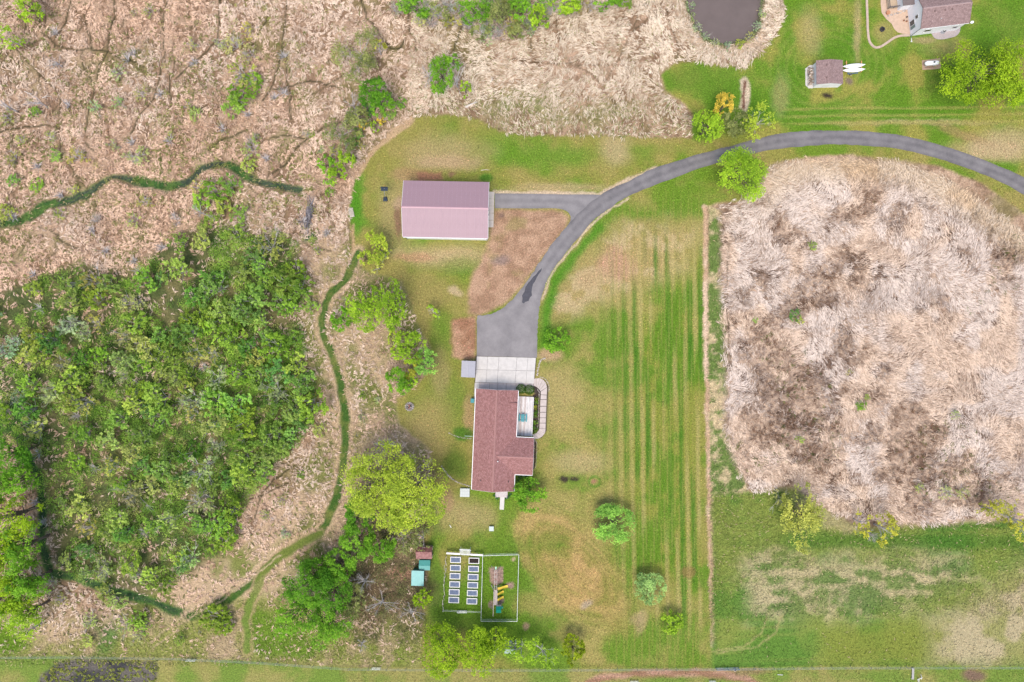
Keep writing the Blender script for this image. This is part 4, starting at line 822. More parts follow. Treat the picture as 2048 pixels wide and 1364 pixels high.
# single bushes out in the marsh and on the rough grass
SB = [(700,232,13,'sage'),(736,222,14,'deep'),(778,226,12,'bright'),(704,288,13,'bright'),(668,302,14,'olive'),(716,268,12,'deep'),(660,364,11,'bright'),(722,292,10,'olive'),(490,150,26,'olive'),(470,90,18,'olive'),(500,110,18,'olive'),(480,190,24,'bright'),(505,165,20,'bright'),(470,215,18,'bright'),(495,60,14,'olive'),(440,85,14,'olive'),(385,90,13,'olive'),(378,215,14,'olive'),(392,228,12,'lime'),(238,145,14,'olive'),(300,22,13,'olive'),(270,25,8,'olive'),(285,190,13,'olive'),(190,215,13,'sage'),(235,205,11,'sage'),(70,225,11,'bright'),(15,235,14,'olive'),(42,282,11,'olive'),(100,275,12,'olive'),(110,312,13,'bright'),(155,315,18,'olive'),(25,315,16,'olive'),(72,370,13,'bright'),(28,362,11,'bright'),(145,378,11,'olive'),(15,425,15,'lime'),(118,427,11,'olive'),(228,292,12,'olive'),(270,310,22,'olive'),(505,300,18,'sage'),(500,330,14,'lime'),(512,275,10,'olive'),(340,272,10,'olive'),(400,400,16,'bright'),(430,380,22,'bright'),(460,370,18,'bright'),(445,410,16,'lime'),(480,430,18,'bright'),(425,440,16,'bright'),(395,372,12,'olive'),(290,405,14,'olive'),(270,440,14,'sage'),(350,440,14,'grey'),(195,440,12,'grey'),(622,610,14,'bright'),(627,482,8,'lime'),(635,500,9,'olive'),(610,270,10,'grey'),(622,268,6,'lime'),(640,300,8,'sage'),(660,385,9,'bright'),(800,206,10,'bright'),(640,860,14,'lime'),(620,800,14,'olive'),(757,800,8,'olive'),(725,835,9,'olive'),(525,905,12,'bright'),(565,1000,9,'olive'),(530,1030,9,'olive'),(600,950,8,'bright'),(570,1065,11,'sage'),(435,1240,26,'bright'),(445,1245,18,'bright'),(212,1185,18,'lime'),(235,1200,16,'lime'),(275,1235,18,'bright'),(290,1250,16,'bright'),(250,1250,16,'sage'),(180,1240,14,'olive'),(175,1280,13,'lime'),(275,1275,14,'olive'),(125,1200,13,'olive'),(105,1165,10,'sage'),(360,1275,12,'lime'),(400,1265,7,'olive'),(1560,1000,16,'olive'),(1590,630,10,'deep'),(1722,810,11,'deep'),(1625,490,9,'lime'),(1600,640,7,'lime'),(1735,795,6,'lime'),(1910,830,9,'olive'),(1600,880,8,'lime'),(1510,640,6,'lime'),(1700,745,7,'olive'),(1925,985,13,'olive'),(1890,985,12,'olive'),(1840,975,9,'olive'),(1390,30,9,'sage'),(1395,55,9,'sage'),(1410,72,9,'sage'),(1430,85,8,'olive'),(1455,92,8,'sage'),(1480,88,9,'lime'),(1500,74,9,'olive'),(1515,52,9,'sage'),(1524,25,9,'sage'),(1382,8,9,'sage'),(725,790,7,'bright'),(690,600,6,'olive'),(715,870,6,'olive')]
for px, py, r, k in SB: 
    wh = ('standing out in the reed bed', 'in the reed bed') if px > 1450 and py > 300 else (('on the bank of the brown pond', 'round the pond') if px > 1300 else (('on the rough grass near the pasture fence', 'near the pasture fence') if py > 1150 else (('beside the mown trail', 'beside the mown trail') if py > 470 else ('scattered in the tan marsh', 'of the open marsh'))))
    shrub(px, py, r, k, *wh, hh=.8)
for px, py, r, k in MT: shrub(px, py, r*1.45, k, 'in the dense scrub row beyond the straw grass', 'of the far scrub row', .95)
w = MB()
for k in range(40):       # leafless grey twig clumps, too many and fine to pick apart
    px, py = (rnd.uniform(10, 660), rnd.uniform(20, 470)) if k < 22 else (rnd.uniform(20, 600), rnd.uniform(480, 1100)); c = W(px, py); z0 = gz(c.x, c.y)
    for q in range(26):
        a_ = rnd.uniform(0, 6.28); l_ = rnd.uniform(.5, 1.5); e = Vector((c.x+math.cos(a_)*l_, c.y+math.sin(a_)*l_, z0+rnd.uniform(.7, 1.8))); w.tube([(c.x, c.y, z0), (c.x+math.cos(a_)*l_*.4, c.y+math.sin(a_)*l_*.4, z0+.8), e], [.05, .04, .015], 3, False)
o = w.build('twig_scrub', greym); tag(o, 'leafless grey twig scrub dotted through marsh and thicket', 'scrub', kind='stuff')
# the smaller growth between them, uncountable
VV = []; FF = []; vv = []; nv = 0; rs2 = np.random.RandomState(5)
def low_growth(cands, rr, nl, name, colr, label):
    VV = []; vv = []
    for (px, py), r in zip(cands, rr):
        s_ = r*S; c = W(px, py, s_*.5); m = int(nl*max(.5, s_*s_)); d = rs2.normal(0, 1, (m, 3)); d /= np.linalg.norm(d, axis=1)[:, None]; d[:, 2] = np.abs(d[:, 2])
        q = d*s_*rs2.uniform(.5, 1.08, (m, 1))*np.array([1, 1, .75]); z0 = gz(c.x, c.y)
        V_, F_, v_ = leaves(q+np.array([c.x, c.y, z0+s_*.25]), d*.5+np.array([0, 0, .8]), np.full(m, .19), rs2, tint=np.full(m, rs2.uniform(.1, .9))); VV.append(V_); vv.append(v_)
    V_ = np.concatenate(VV); F_ = np.arange(len(V_)).reshape(-1, 4); me = np_mesh(name, V_, F_, {'v': ('FLOAT', np.concatenate(vv))}); me.materials.append(leafm)
    o = bpy.data.objects.new(name, me); C.objects.link(o); o.color = (*colr, 1); return tag(o, label, 'undergrowth', kind='stuff')
for nm, cl_, n_, lb in (('green_undergrowth', (0.19, .33, .05), 1350, 'low green undergrowth filling the wetland thicket'), ('olive_undergrowth', (0.27, .32, .085), 360, 'low olive and tan undergrowth in the thicket gaps'), ('dark_undergrowth', (0.11, .21, .04), 260, 'dark low leaves on the thicket floor')):
    c_ = []
    while len(c_) < n_:
        px, py = rnd.uniform(-40, 640), rnd.uniform(440, 1195)
        fade = max(0, 1-(py-440)/230)*(1.0 if px < 420 else .35)+max(0, (py-950)/260)*.8
        if fade > 0 and float(fbm(np.array([px*S]), np.array([py*S]), 5, 29, 3)[0]) < .28+.42*fade: continue
        if inside(px, py, THICKET) < 6 and (rnd.random() < .35+.65*min(1, max(0, (px-60)/400))): c_.append((px, py))
    low_growth(c_, [rnd.uniform(7, 14) for _ in c_], 85, nm, cl_, lb)
c_ = []
while len(c_) < 420:
    px, py = rnd.uniform(-40, 690), rnd.uniform(-20, 480)
    if rnd.random() < .12+.9*max(0, float(fbm(np.array([px*S]), np.array([py*S]), 9, 23, 3)[0])-.42)*3*(1 if py > 220 or px > 440 else .4): c_.append((px, py))
low_growth(c_, [rnd.uniform(4, 9) for _ in c_], 60, 'marsh_undergrowth', (0.23, .245, .075), 'thin olive regrowth scattered through the tan marsh')
c_ = []
while len(c_) < 300:
    px, py = rnd.uniform(690, 850), rnd.uniform(1040, 1290); c_.append((px, py))
low_growth(c_, [rnd.uniform(6, 12) for _ in c_], 45, 'brush_undergrowth', (0.13, .145, .055), 'low scrub under the trees behind the sheds')
c_ = []
while len(c_) < 420:
    px, py = rnd.uniform(60, 318), rnd.uniform(1316, 1390)
    if inside(px, py, PLOT) < -1: c_.append((px, py))
low_growth(c_, [rnd.uniform(1.8, 3.2) for _ in c_], 34, 'clump_plants', (0.22, .25, .05), 'yellow-green clumps dotted over the dark wet plot')
c_ = []
while len(c_) < 260:
    px, py = rnd.uniform(1460, 2040), rnd.uniform(380, 1000)
    if inside(px, py, REEDPOND) < -10 and float(fbm(np.array([(px-1024)*S]), np.array([(682-py)*S]), 14, 83, 3)[0]) > .53: c_.append((px, py))
low_growth(c_, [rnd.uniform(3, 6) for _ in c_], 40, 'reed_bed_regrowth', (0.12, .14, .045), 'green shoots coming through the fallen reeds')
# ------------------------------------------------------------------ buildings
white_m = mat('white_paint', (0.74, 0.74, 0.74), 0.55, 0.06, 2.0); trim_m = mat('white_trim', (0.68, 0.68, 0.67), 0.5, 0.04, 3.0)
glass_m = mat('window_glass', (0.03, 0.045, 0.055), 0.08, 0.2, 1.0, spec=0.8); conc_m = mat('concrete', (0.49, 0.465, 0.435), 0.9, 0.12, 1.2, 0.15, 14, spec=.1); conc2_m = mat('pink_concrete', (0.45, 0.385, 0.35), 0.9, 0.14, 1.6, 0.15, 14)
def shingle_mat(name, c1, c2, ax):
    """asphalt shingles: courses and staggered tabs, fine blend of granule colours"""
    m = bpy.data.materials.new(name); m.use_nodes = True; t = m.node_tree; b = t.nodes['Principled BSDF']; b.inputs['Roughness'].default_value = 0.92; b.inputs['Specular IOR Level'].default_value = .15
    tc = nd(t, 'ShaderNodeTexCoord'); mp = nd(t, 'ShaderNodeMapping'); t.links.new(tc.outputs['Object'], mp.inputs[0])
    if ax: mp.inputs['Rotation'].default_value = (0, 0, PI/2)
    br = nd(t, 'ShaderNodeTexBrick'); br.inputs['Scale'].default_value = 1.0; br.inputs['Brick Width'].default_value = .33; br.inputs['Row Height'].default_value = .2; br.inputs['Mortar Size'].default_value = .012
    br.inputs['Color1'].default_value = (*c1, 1); br.inputs['Color2'].default_value = (*c2, 1); br.inputs['Mortar'].default_value = (*[c*.55 for c in c1], 1); t.links.new(mp.outputs[0], br.inputs['Vector'])
    nz = nd(t, 'ShaderNodeTexNoise'); nz.inputs['Scale'].default_value = 3.0; nz.inputs['Detail'].default_value = 8; nz.inputs['Roughness'].default_value = .8; t.links.new(tc.outputs['Object'], nz.inputs['Vector'])
    mr = nd(t, 'ShaderNodeMapRange'); mr.inputs[1].default_value = .3; mr.inputs[2].default_value = .7; mr.inputs[3].default_value = .66; mr.inputs[4].default_value = 1.34; t.links.new(nz.outputs['Fac'], mr.inputs[0])
    sc = nd(t, 'ShaderNodeVectorMath', operation='SCALE'); t.links.new(br.outputs['Color'], sc.inputs[0]); t.links.new(mr.outputs[0], sc.inputs['Scale']); t.links.new(sc.outputs[0], b.inputs['Base Color'])
    MATS[name] = m; return m
sh_red = shingle_mat('red_shingles', (0.24, 0.115, 0.105), (0.33, 0.175, 0.165), True); sh_red2 = shingle_mat('red_shingles_cross', (0.24, 0.115, 0.105), (0.33, 0.175, 0.165), False); sh_brn = shingle_mat('brown_shingles', (0.22, 0.15, 0.14), (0.29, 0.205, 0.195), False)
cap_m = mat('ridge_caps', (0.31, 0.165, 0.15), .9, .5, 2.4)

def slab(w, pts, th):
    """a roof plane of given thickness from 3-4 corner points, counter-clockwise from above"""
    n = len(pts); p = [Vector(q) for q in pts]; w.add(p+[q-Vector((0, 0, th)) for q in p], [tuple(range(n)), tuple(range(2*n-1, n-1, -1))]+[(i, i+n, (i+1) % n+n, (i+1) % n) for i in range(n)])
def window(parent, x0, y0, z0, x1, y1, z1, out):
    """window on a wall: frame standing proud, glass inside it; out = outward unit (x,y)"""
    ox, oy = out; f = MB(); along = Vector((x1-x0, y1-y0, 0)).normalized(); t_ = .07; O = Vector((ox, oy, 0))
    a = Vector((x0, y0, z0)); b = Vector((x1, y1, z0)); h = Vector((0, 0, z1-z0))
    for p, q in ((a, b), (a+h, b+h), (a, a+h), (b, b+h)): f.bar(p+O*.03, q+O*.03, t_, t_)
    fo = f.build('window', trim_m, parent); g = MB(); g.add([a+O*.012, b+O*.012, b+h+O*.012, a+h+O*.012], [(0, 1, 2, 3)]); g.build('pane', glass_m, fo); return fo

# --- the house ---------------------------------------------------------------
hx, hy = -3.34, -19.38; HR = R(-2.45)
house = thing('house', 'long single-storey house with brick-red shingle roof and an east wing', 'house', (hx, hy, 0), HR)
EW, RW = 2.75, 4.45          # eave and ridge heights
HWID, HLEN = 4.13, 9.9       # half sizes of the main roof
w = MB(); w.box(-HWID+.42, -HLEN+.3, 0, HWID-.42, HLEN-.3, EW-.02)
w.add([(-HWID+.42, HLEN-.3, EW-.02), (HWID-.42, HLEN-.3, EW-.02), (0, HLEN-.3, RW-.3)], [(2, 1, 0)]); w.add([(-HWID+.42, -HLEN+.3, EW-.02), (HWID-.42, -HLEN+.3, EW-.02), (0, -HLEN+.3, RW-.3)], [(0, 1, 2)])
w.build('wall', white_m, house)
wu, wv0, wv1 = 7.62, -6.57, .69; wm_ = (wv0+wv1)/2; WR = EW+(wv1-wv0)/2*(RW-EW)/HWID
w = MB(); w.box(HWID-.419, wv0+.35, 0, wu-.35, wv1-.35, EW-.03); w.add([(wu-.35, wv0+.35, EW-.03), (wu-.35, wv1-.35, EW-.03), (wu-.35, wm_, WR-.2)], [(0, 1, 2)]); w.build('wing_wall', white_m, house)
w = MB(); slab(w, [(-HWID, -HLEN, EW), (-.002, -HLEN, RW), (-.002, HLEN, RW), (-HWID, HLEN, EW)], .14); rf = w.build('roof', sh_red, house)
w = MB(); slab(w, [(.002, -HLEN, RW), (HWID, -HLEN, EW), (HWID, HLEN, EW), (.002, HLEN, RW)], .14); w.build('roof', sh_red, house)
xi = HWID*(1-(WR-EW)/(RW-EW)); w = MB()
slab(w, [(HWID, wv0, EW+.012), (wu, wv0, EW+.012), (wu, wm_-.002, WR+.012), (xi, wm_-.002, WR+.012)], .12); slab(w, [(xi, wm_+.002, WR+.012), (wu, wm_+.002, WR+.012), (wu, wv1, EW+.012), (HWID, wv1, EW+.012)], .12); w.build('wing_roof', sh_red2, house)
# entry roof let into the east slope
pu = 2.3; pz = EW+(HWID-pu)*(RW-EW)/HWID; pv0, pv1 = 4.35, 7.55; w = MB()
slab(w, [(pu, pv0, pz+.01), (HWID-.1, pv0+.1, EW+.42), (HWID-.1, pv1-.1, EW+.42), (pu, pv1, pz+.01)], .08); w.build('porch_roof', sh_red2, house)
w = MB(); w.add([(pu, pv0+.03, pz-.05), (HWID-.15, pv0+.12, EW-.06), (HWID-.15, pv0+.12, EW+.36)], [(0, 1, 2)]); w.add([(pu, pv1-.03, pz-.05), (HWID-.15, pv1-.12, EW-.06), (HWID-.15, pv1-.12, EW+.36)], [(2, 1, 0)]); w.add([(HWID-.15, pv0+.12, EW-.06), (HWID-.15, pv1-.12, EW-.06), (HWID-.15, pv1-.12, EW+.36), (HWID-.15, pv0+.12, EW+.36)], [(0, 1, 2, 3)]); w.build('porch_gable', white_m, house)
capw = MB(); capw.add([(-.17, -.135, -.05), (0, -.135, .03), (.17, -.135, -.05), (-.17, .135, -.06), (0, .135, .02), (.17, .135, -.06)], [(0, 1, 4, 3), (1, 2, 5, 4)]); capm = capw.mesh('ridge_cap'); capm.materials.append(cap_m)
nn = int(HLEN*2/.27)
for i in range(nn): put('ridge_cap', capm, house, (0, -HLEN+.14+i*.27, RW+.02))
for i in range(int((wu-xi)/.27)): put('ridge_cap', capm, house, (wu-.14-i*.27, wm_, WR+.03), PI/2)
gm_ = mat('gutter', (0.76, 0.76, 0.76), .45, .04, 2)
for a, b in (((-HWID-.07, -HLEN), (-HWID-.07, HLEN)), ((HWID+.07, wv1+.05), (HWID+.07, HLEN-.1)), ((HWID+.07, -HLEN), (HWID+.07, wv0-.05))):
    w = MB(); w.box(min(a[0], b[0])-.06, a[1], EW-.17, max(a[0], b[0])+.06, b[1], EW-.06); w.build('gutter', gm_, house)
for v in (wv0-.07, wv1+.07):
    w = MB(); w.box(HWID+.14, v-.06, EW-.17, wu, v+.06, EW-.06); w.build('gutter', gm_, house)
for (a, b) in (((-HWID, HLEN+.03, EW-.2), (0, HLEN+.03, RW-.2)), ((HWID, HLEN+.03, EW-.2), (0, HLEN+.03, RW-.2)), ((-HWID, -HLEN-.03, EW-.2), (0, -HLEN-.03, RW-.2)), ((HWID, -HLEN-.03, EW-.2), (0, -HLEN-.03, RW-.2)), ((wu+.03, wv0, EW-.2), (wu+.03, wm_, WR-.2)), ((wu+.03, wv1, EW-.2), (wu+.03, wm_, WR-.2))):
    w = MB(); w.bar(a, b, .04, .2); w.build('barge_board', trim_m, house)
dark_m = mat('dark_metal', (0.05, 0.05, 0.055), .5, .2, 4)
for (u, v, c_, r_) in ((.75, -3.9, trim_m, .12), (-2.4, -7.9, dark_m, .10), (3.0, -7.95, dark_m, .10)):
    z = RW-abs(u)*(RW-EW)/HWID; w = MB(); w.tube([(u, v, z-.1), (u, v, z+.32)], [r_*.7, r_*.7], 8); w.tube([(u, v, z+.32), (u, v, z+.4)], [r_, r_], 8); w.build('roof_vent', c_, house, True)
w = MB(); w.box(-2.6, HLEN-.315, .05, 2.2, HLEN-.26, 2.3); gd = w.build('garage_door', trim_m, house)
for i in range(3): w = MB(); w.box(-2.6, HLEN-.258, .55+i*.55, 2.2, HLEN-.25, .57+i*.55); w.build('panel_joint', gm_, gd)
for v in (-8, -5, -1.5, 2.5, 6): window(house, -HWID+.42, v+.6, .9, -HWID+.42, v-.6, 2.1, (-1, 0))
for v in (-5, -1.4): window(house, wu-.35, v-.6, .9, wu-.35, v+.6, 2.1, (1, 0))
for v in (2.2, 7.2): window(house, HWID-.42, v-.7, 1.1, HWID-.42, v+.7, 2.2, (1, 0))

# --- deck, table, hedge, walk ----------------------------------------------------------
def hl(u, v):           # house-plan coordinates -> world
    c, s_ = math.cos(HR), math.sin(HR); return hx+u*c-v*s_, hy+u*s_+v*c
deckm = mat('weathered_deck', (0.58, 0.55, 0.53), .85, .34, 5, .2, 18, stretch=(1.5, .16, 1)); deckm2 = mat('weathered_deck_worn', (0.47, 0.40, 0.37), .9, .4, 4, .2, 18, stretch=(1.5, .2, 1))
dx, dy = hl(5.55, 4.6); deck = thing('deck', 'weathered grey wooden deck along the east side of the house', 'deck', (dx, dy, 0), HR)
for i in range(24):
    u = -1.74+i*.1425; w = MB(); w.box(u, -3.85, .46, u+.128, 3.95, .50+rnd.uniform(-.004, .004)); w.build('board', deckm2 if rnd.random() < (.4 if i < 12 else .15) else deckm, deck)
for v in (-3.8, -1.9, 0, 1.9, 3.9):
    w = MB(); w.box(1.66, v-.045, 0, 1.75, v+.045, 1.35); w.build('post', white_m, deck)
w = MB(); w.box(1.65, -3.75, 1.36, 1.76, 3.85, 1.40); w.build('rail', mat('deck_rail', (.62, .60, .58), .7, .15, 4), deck)
w = MB(); w.box(1.69, -3.75, .62, 1.73, 3.85, .66); w.build('rail', white_m, deck)
w = MB(); w.box(-1.7, -3.8, .0, 1.6, 3.9, .455); w.build('deck_skirt', mat('deck_joists', (.2, .16, .13), .9, .2, 4), deck)
tealm = mat('teal_paint', (0.035, 0.22, 0.25), .5, .2, 5)
tx, ty = hl(5.3, 4.35); tb = thing('picnic_table', 'teal picnic table with two benches on the deck', 'table', (tx, ty, .5), HR)
for i in range(4): w = MB(); w.box(-.36+i*.185, -.75, .70, -.19+i*.185, .75, .74); w.build('table_board', tealm, tb)
for sgn in (-1, 1): w = MB(); w.box(sgn*.70-.13, -.75, .42, sgn*.70+.13, .75, .46); w.build('bench', tealm, tb)
for sgn in (-1, 1):
    for q in (-1, 1): w = MB(); w.bar((q*.62, sgn*.5, 0), (q*.15, sgn*.5, .70), .07); w.build('leg', tealm, tb)
for i, (px, py, r) in enumerate(((1042.5,778,10.5),(1058.5,780,10.5))):
    rs_ = np.random.RandomState(900+i); c = W(px, py, .9); t = thing('round_hedge', ['clipped dark green hedge ball nearest the garage apron', 'clipped dark green hedge ball at the head of the curved walk'][i], 'hedge', (c.x, c.y, 0))
    d = rs_.normal(0, 1, (1500, 3)); d /= np.linalg.norm(d, axis=1)[:, None]; d[:, 2] = np.abs(d[:, 2]); p = d*np.array([r*S, r*S*.95, 1.2])*rs_.uniform(.86, 1.04, (1500, 1)); p[:, 2] += .2
    V_, F_, v_ = leaves(p, d, np.full(1500, .13), rs_); me = np_mesh('crown', V_, F_, {'v': ('FLOAT', v_)}); me.materials.append(leafm); o = put('crown', me, t); o.color = (.055, .125, .016, 1)
    w = MB(); w.tube([(0, 0, 0), (0, 0, .9)], [.09, .05], 6); w.build('trunk', darkbark, t)
for i, (px, py, r, c_) in enumerate(((1072.5,797,4.2,(.16,.22,.02)),(1072,806,4.2,(.11,.2,.02)),(1071.5,815,4.6,(.25,.27,.02)),(1071,824,4.4,(.07,.16,.015)),(1070.5,833,4.4,(.10,.18,.02)),(1070.5,844,5.2,(.14,.27,.02)),(1070,855,5,(.07,.15,.015)),(1069,864,4,(.10,.17,.02)))):
    o = bed_plant(px, py, r, 'bright', 'planted in the bed between deck and walk', 'of the deck bed', .9); o.color = (*c_, 1)
# concrete apron in slabs, each between its joints
def slab_px(w, quad, z0, z1, gap=.3):
    cx = sum(p[0] for p in quad)/4; cy = sum(p[1] for p in quad)/4; q = []
    for (x, y) in quad:
        dx_, dy_ = x-cx, y-cy; L_ = math.hypot(dx_, dy_); q.append((x-dx_/L_*gap, y-dy_/L_*gap))
    p = [W(*a) for a in q]; p = [(v.x, v.y) for v in p]
    ar = sum(p[i][0]*p[(i+1) % 4][1]-p[(i+1) % 4][0]*p[i][1] for i in range(4))
    if ar < 0: p = p[::-1]
    w.prism(p, z0, z1)
apron = bpy.data.objects.new('concrete_apron', None); C.objects.link(apron); tag(apron, 'pale concrete apron in slabs before the garage', 'pavement', kind='structure')
def lx(t, v): return (953.4-3.0*v+(1071.8-953.4)*t-(v*1.2)*t, 712.6+t*2.7+(764.6-712.6)*v)
cols = [0, .187, .376, .68, .865, 1.0]; rows = [0, .51, 1.0]
for r_ in range(2):
    for c_ in range(5):
        if c_ == 4 and r_ == 1: pass
        w = MB(); slab_px(w, [lx(cols[c_], rows[r_]), lx(cols[c_+1], rows[r_]), lx(cols[c_+1], rows[r_+1]), lx(cols[c_], rows[r_+1])], -.05, .06+rnd.uniform(-.003, .003)); w.build('slab', conc_m, apron)
xs_ = [950.4, 959, 979.5, 995.5, 1012.5, 1032.3, 1050, 1067]
for i in range(7):
    w = MB(); slab_px(w, [(xs_[i], 764.8+i*.3), (xs_[i+1], 765.1+i*.3), (xs_[i+1]-.6, 784.5+i*.1), (xs_[i]-.6, 784.3)], -.05, .055); w.build('slab', conc2_m if i > 0 else conc_m, apron)
w = MB(); slab_px(w, [(949.6, 765), (952.6, 765), (950.6, 800), (947.8, 800)], -.05, .05); w.build('kerb', conc_m, apron)
# curved front walk, one flag after another
walk = bpy.data.objects.new('front_walk', None); C.objects.link(walk); tag(walk, 'curving walk of pale flagstones from apron to deck', 'path', kind='structure')
fans = [((1067.5,754.5),(1067.5,770)),((1073,754.3),(1073,772)),((1080.5,756),(1074.5,774)),((1088,761),(1077,777)),((1094,768.5),(1079,780)),((1096,778),(1081,785))]
L_ = [(1067,755,1067,770)]
edges = [((1067.2,757),(1067.2,772)),((1072.8,756),(1072.2,774)),((1079.5,755.5),(1075,776)),((1086,758.5),(1076.8,778)),((1092,765),(1079,780.5)),((1094.5,774),(1080.5,783)),((1094,790),(1081,789.5))]
yy = [790, 799, 812.5, 824.5, 835.5, 846, 857.5]
for i in range(1, len(yy)): edges.append(((1094-.42*i, yy[i]), (1080.6-.38*i, yy[i])))
for i, (p, q) in enumerate([((1090,866),(1077,861)),((1084.5,873),(1073,865)),((1077.5,877),(1068,867.5)),((1068.5,877.5),(1064.5,869))]): edges.append((p, q))
for i in range(len(edges)-1):
    (a, b), (c_, d) = edges[i], edges[i+1]; w = MB(); slab_px(w, [a, c_, d, b], -.05, .07+.01*(i % 2), .75 if i < 12 else .3); w.build('flagstone', conc2_m, walk)
stone_m = mat('pale_stone', (0.42, 0.37, 0.33), .9, .3, 3, .5); stone2 = mat('grey_stone', (0.30, 0.26, 0.235), .9, .35, 3, .5)
def stones(name, label, pts_, r, group=None, dark=.25, cat='stone edging', seed=1):
    rr = random.Random(seed); c0 = W(*pts_[len(pts_)//2]); t = thing(name, label, cat, (c0.x, c0.y, 0)); acc = 0; sp = spline(pts_, 12); last = sp[0]
    ms = [MB().blob((0, 0, .55), (1, 1, .75), 10*seed+k).mesh('stone') for k in range(4)]
    for m_ in ms: m_.materials.append(stone_m)
    md_ = [m_.copy() for m_ in ms]
    for m_ in md_: m_.materials.clear(); m_.materials.append(stone2)
    q = 0
    while True:
        q += 1; nxt = None
        for k, p in enumerate(sp):
            if math.hypot(p[0]-last[0], p[1]-last[1]) >= r*1.75: nxt = k; break
        c = W(last[0]+rr.uniform(-.4, .4)*r, last[1]+rr.uniform(-.4, .4)*r); s_ = r*S*rr.uniform(.75, 1.15)
        put('stone', (md_ if rr.random() < dark else ms)[rr.randrange(4)], t, (c.x-c0.x, c.y-c0.y, -.02), rr.uniform(0, 6), (s_, s_*rr.uniform(.7, 1), s_*.8))
        if nxt is None: break
        last = sp[nxt]; sp = sp[nxt:]
        if len(sp) < 2: break
    return t
stones('rock_edging', 'row of pale boulders between apron and lawn', [(1090,716.5),(1083.5,719.5),(1078.5,727),(1077,735),(1075.5,743),(1073.5,752)], 1.9, dark=.1, seed=1)
stones('rock_edging', 'stones lining the inside of the curved walk', [(1075,778),(1078,784),(1078,792),(1077.5,806),(1077,820),(1077,834),(1076,850),(1075,858)], 1.1, dark=.35, seed=2)
stones('rock_edging', 'stones round the outside of the walk bend', [(1081,754),(1089,757),(1095,764),(1098,773),(1097.5,783)], 1.3, dark=.3, seed=3)
stones('stone_retaining_row', 'row of stones below the rear terrace by the cold frame', [(884,933),(891,943),(899,953),(909,961),(921,967),(933,970),(942,972)], 1.7, dark=.45, seed=4)
stones('stone_retaining_row', 'short row of stones running to the middle of the rear wall', [(898,866),(907,870),(917,873.5),(928,876),(938,877),(945,877)], 1.2, dark=.35, seed=5)
stones('rock_edging', 'white edging stones of the dark bed beside the east wing', [(1070,880),(1073.5,886),(1073.5,900),(1073,915),(1072,930),(1069,938)], .8, dark=.05, seed=6)
w = MB(); q = [W(*p) for p in ((1066,879),(1070,881),(1072.5,886),(1072.5,905),(1071,930),(1068,938),(1064,940))]; w.prism([(p.x, p.y) for p in q][::-1], -.05, .03); o = w.build('planting_bed', mat('dark_mulch', (.045, .03, .024), .95, .5, 6, .5)); tag(o, 'dark mulched bed beside the east wing', 'flower bed')
w = MB(); q = [W(*p) for p in ((1066,790),(1076,786),(1078.5,792),(1077.5,830),(1075,858),(1068,867),(1065,866))]; w.prism([(p.x, p.y) for p in q][::-1], -.05, .025); o = w.build('planting_bed', MATS['dark_mulch']); tag(o, 'mulched bed of small shrubs between deck and walk', 'flower bed')
rail_m = mat('pale_green_rail', (.30, .42, .38), .6, .1, 4); a, b = W(930, 870.5), W(946, 871.5); t = thing('handrail', 'pale green handrail reaching from the rear wall', 'rail', a); w = MB(); w.bar((0, 0, .95), (b.x-a.x, b.y-a.y, .95), .09); w.build('rail', rail_m, t)
for f in (.03, .5, .97): w = MB(); w.bar(((b.x-a.x)*f, (b.y-a.y)*f, 0), ((b.x-a.x)*f, (b.y-a.y)*f, .92), .06); w.build('post', rail_m, t)
# rear steps and ramp
c = W(1003, 988); t = thing('rear_stoop', 'grey wooden stoop with a pale ramp at the south door', 'steps', c, HR)
for i in range(6): w = MB(); w.box(-1.2, -.55+i*.19, .42, 1.2, -.38+i*.19, .46); w.build('board', mat('grey_board', (.50, .45, .45), .85, .2, 5), t)
for sx in (-1.1, 1.1):
    for sy in (-.5, .5): w = MB(); w.box(sx-.05, sy-.05, 0, sx+.05, sy+.05, .42 if sy > 0 else 1.2); w.build('post', MATS['grey_board'], t)
w = MB(); w.add([(-.25, -.56, .43), (.65, -.56, .43), (.60, -3.1, .06), (-.25, -3.1, .06), (-.25, -.56, .3), (.65, -.56, .3), (.6, -3.1, -.03), (-.25, -3.1, -.03)], [(3, 2, 1, 0), (4, 5, 6, 7), (0, 1, 5, 4), (1, 2, 6, 5), (2, 3, 7, 6), (3, 0, 4, 7)]); w.build('ramp', conc_m, t)
for i, (px, py, r) in enumerate(((990,991,3.6),(994,997,3),(1016,993,3.6),(1020,989,3),(1012,997,2.6))):
    o = bed_plant(px, py, r, 'deep', 'planted round the rear stoop', 'round the rear stoop', .7); o.color = (.03, .13, .04, 1)
for i, (px, py, r) in enumerate(((1037,955,5),(1046,953,3.5),(1054,953,3.5),(1034,963,3.2))):
    o = bed_plant(px, py, r, 'deep', 'in the shaded corner of the wing', 'in the wing corner', .7); o.color = (.035, .10, .03, 1)
# bin against the west wall
c = W(946.5, 800.5); t = thing('wheeled_bin', 'teal wheeled bin against the west wall of the house', 'bin', (c.x-.1, c.y, 0), HR); w = MB(); w.add([(-.26, -.3, .08), (.26, -.3, .08), (.26, .3, .08), (-.26, .3, .08), (-.32, -.38, 1.0), (.32, -.38, 1.0), (.32, .38, 1.0), (-.32, .38, 1.0)], [(3, 2, 1, 0), (4, 5, 6, 7), (0, 1, 5, 4), (1, 2, 6, 5), (2, 3, 7, 6), (3, 0, 4, 7)]); w.build('body', tealm, t)
w = MB(); w.box(-.36, -.42, 1.005, .36, .42, 1.07); w.build('lid', tealm, t, bevel=.02)
for sy in (-.33, .33): w = MB(); w.tube([(.24, sy-.03, .1), (.24, sy+.03, .1)], [.1, .1], 10); w.build('wheel', dark_m, t)
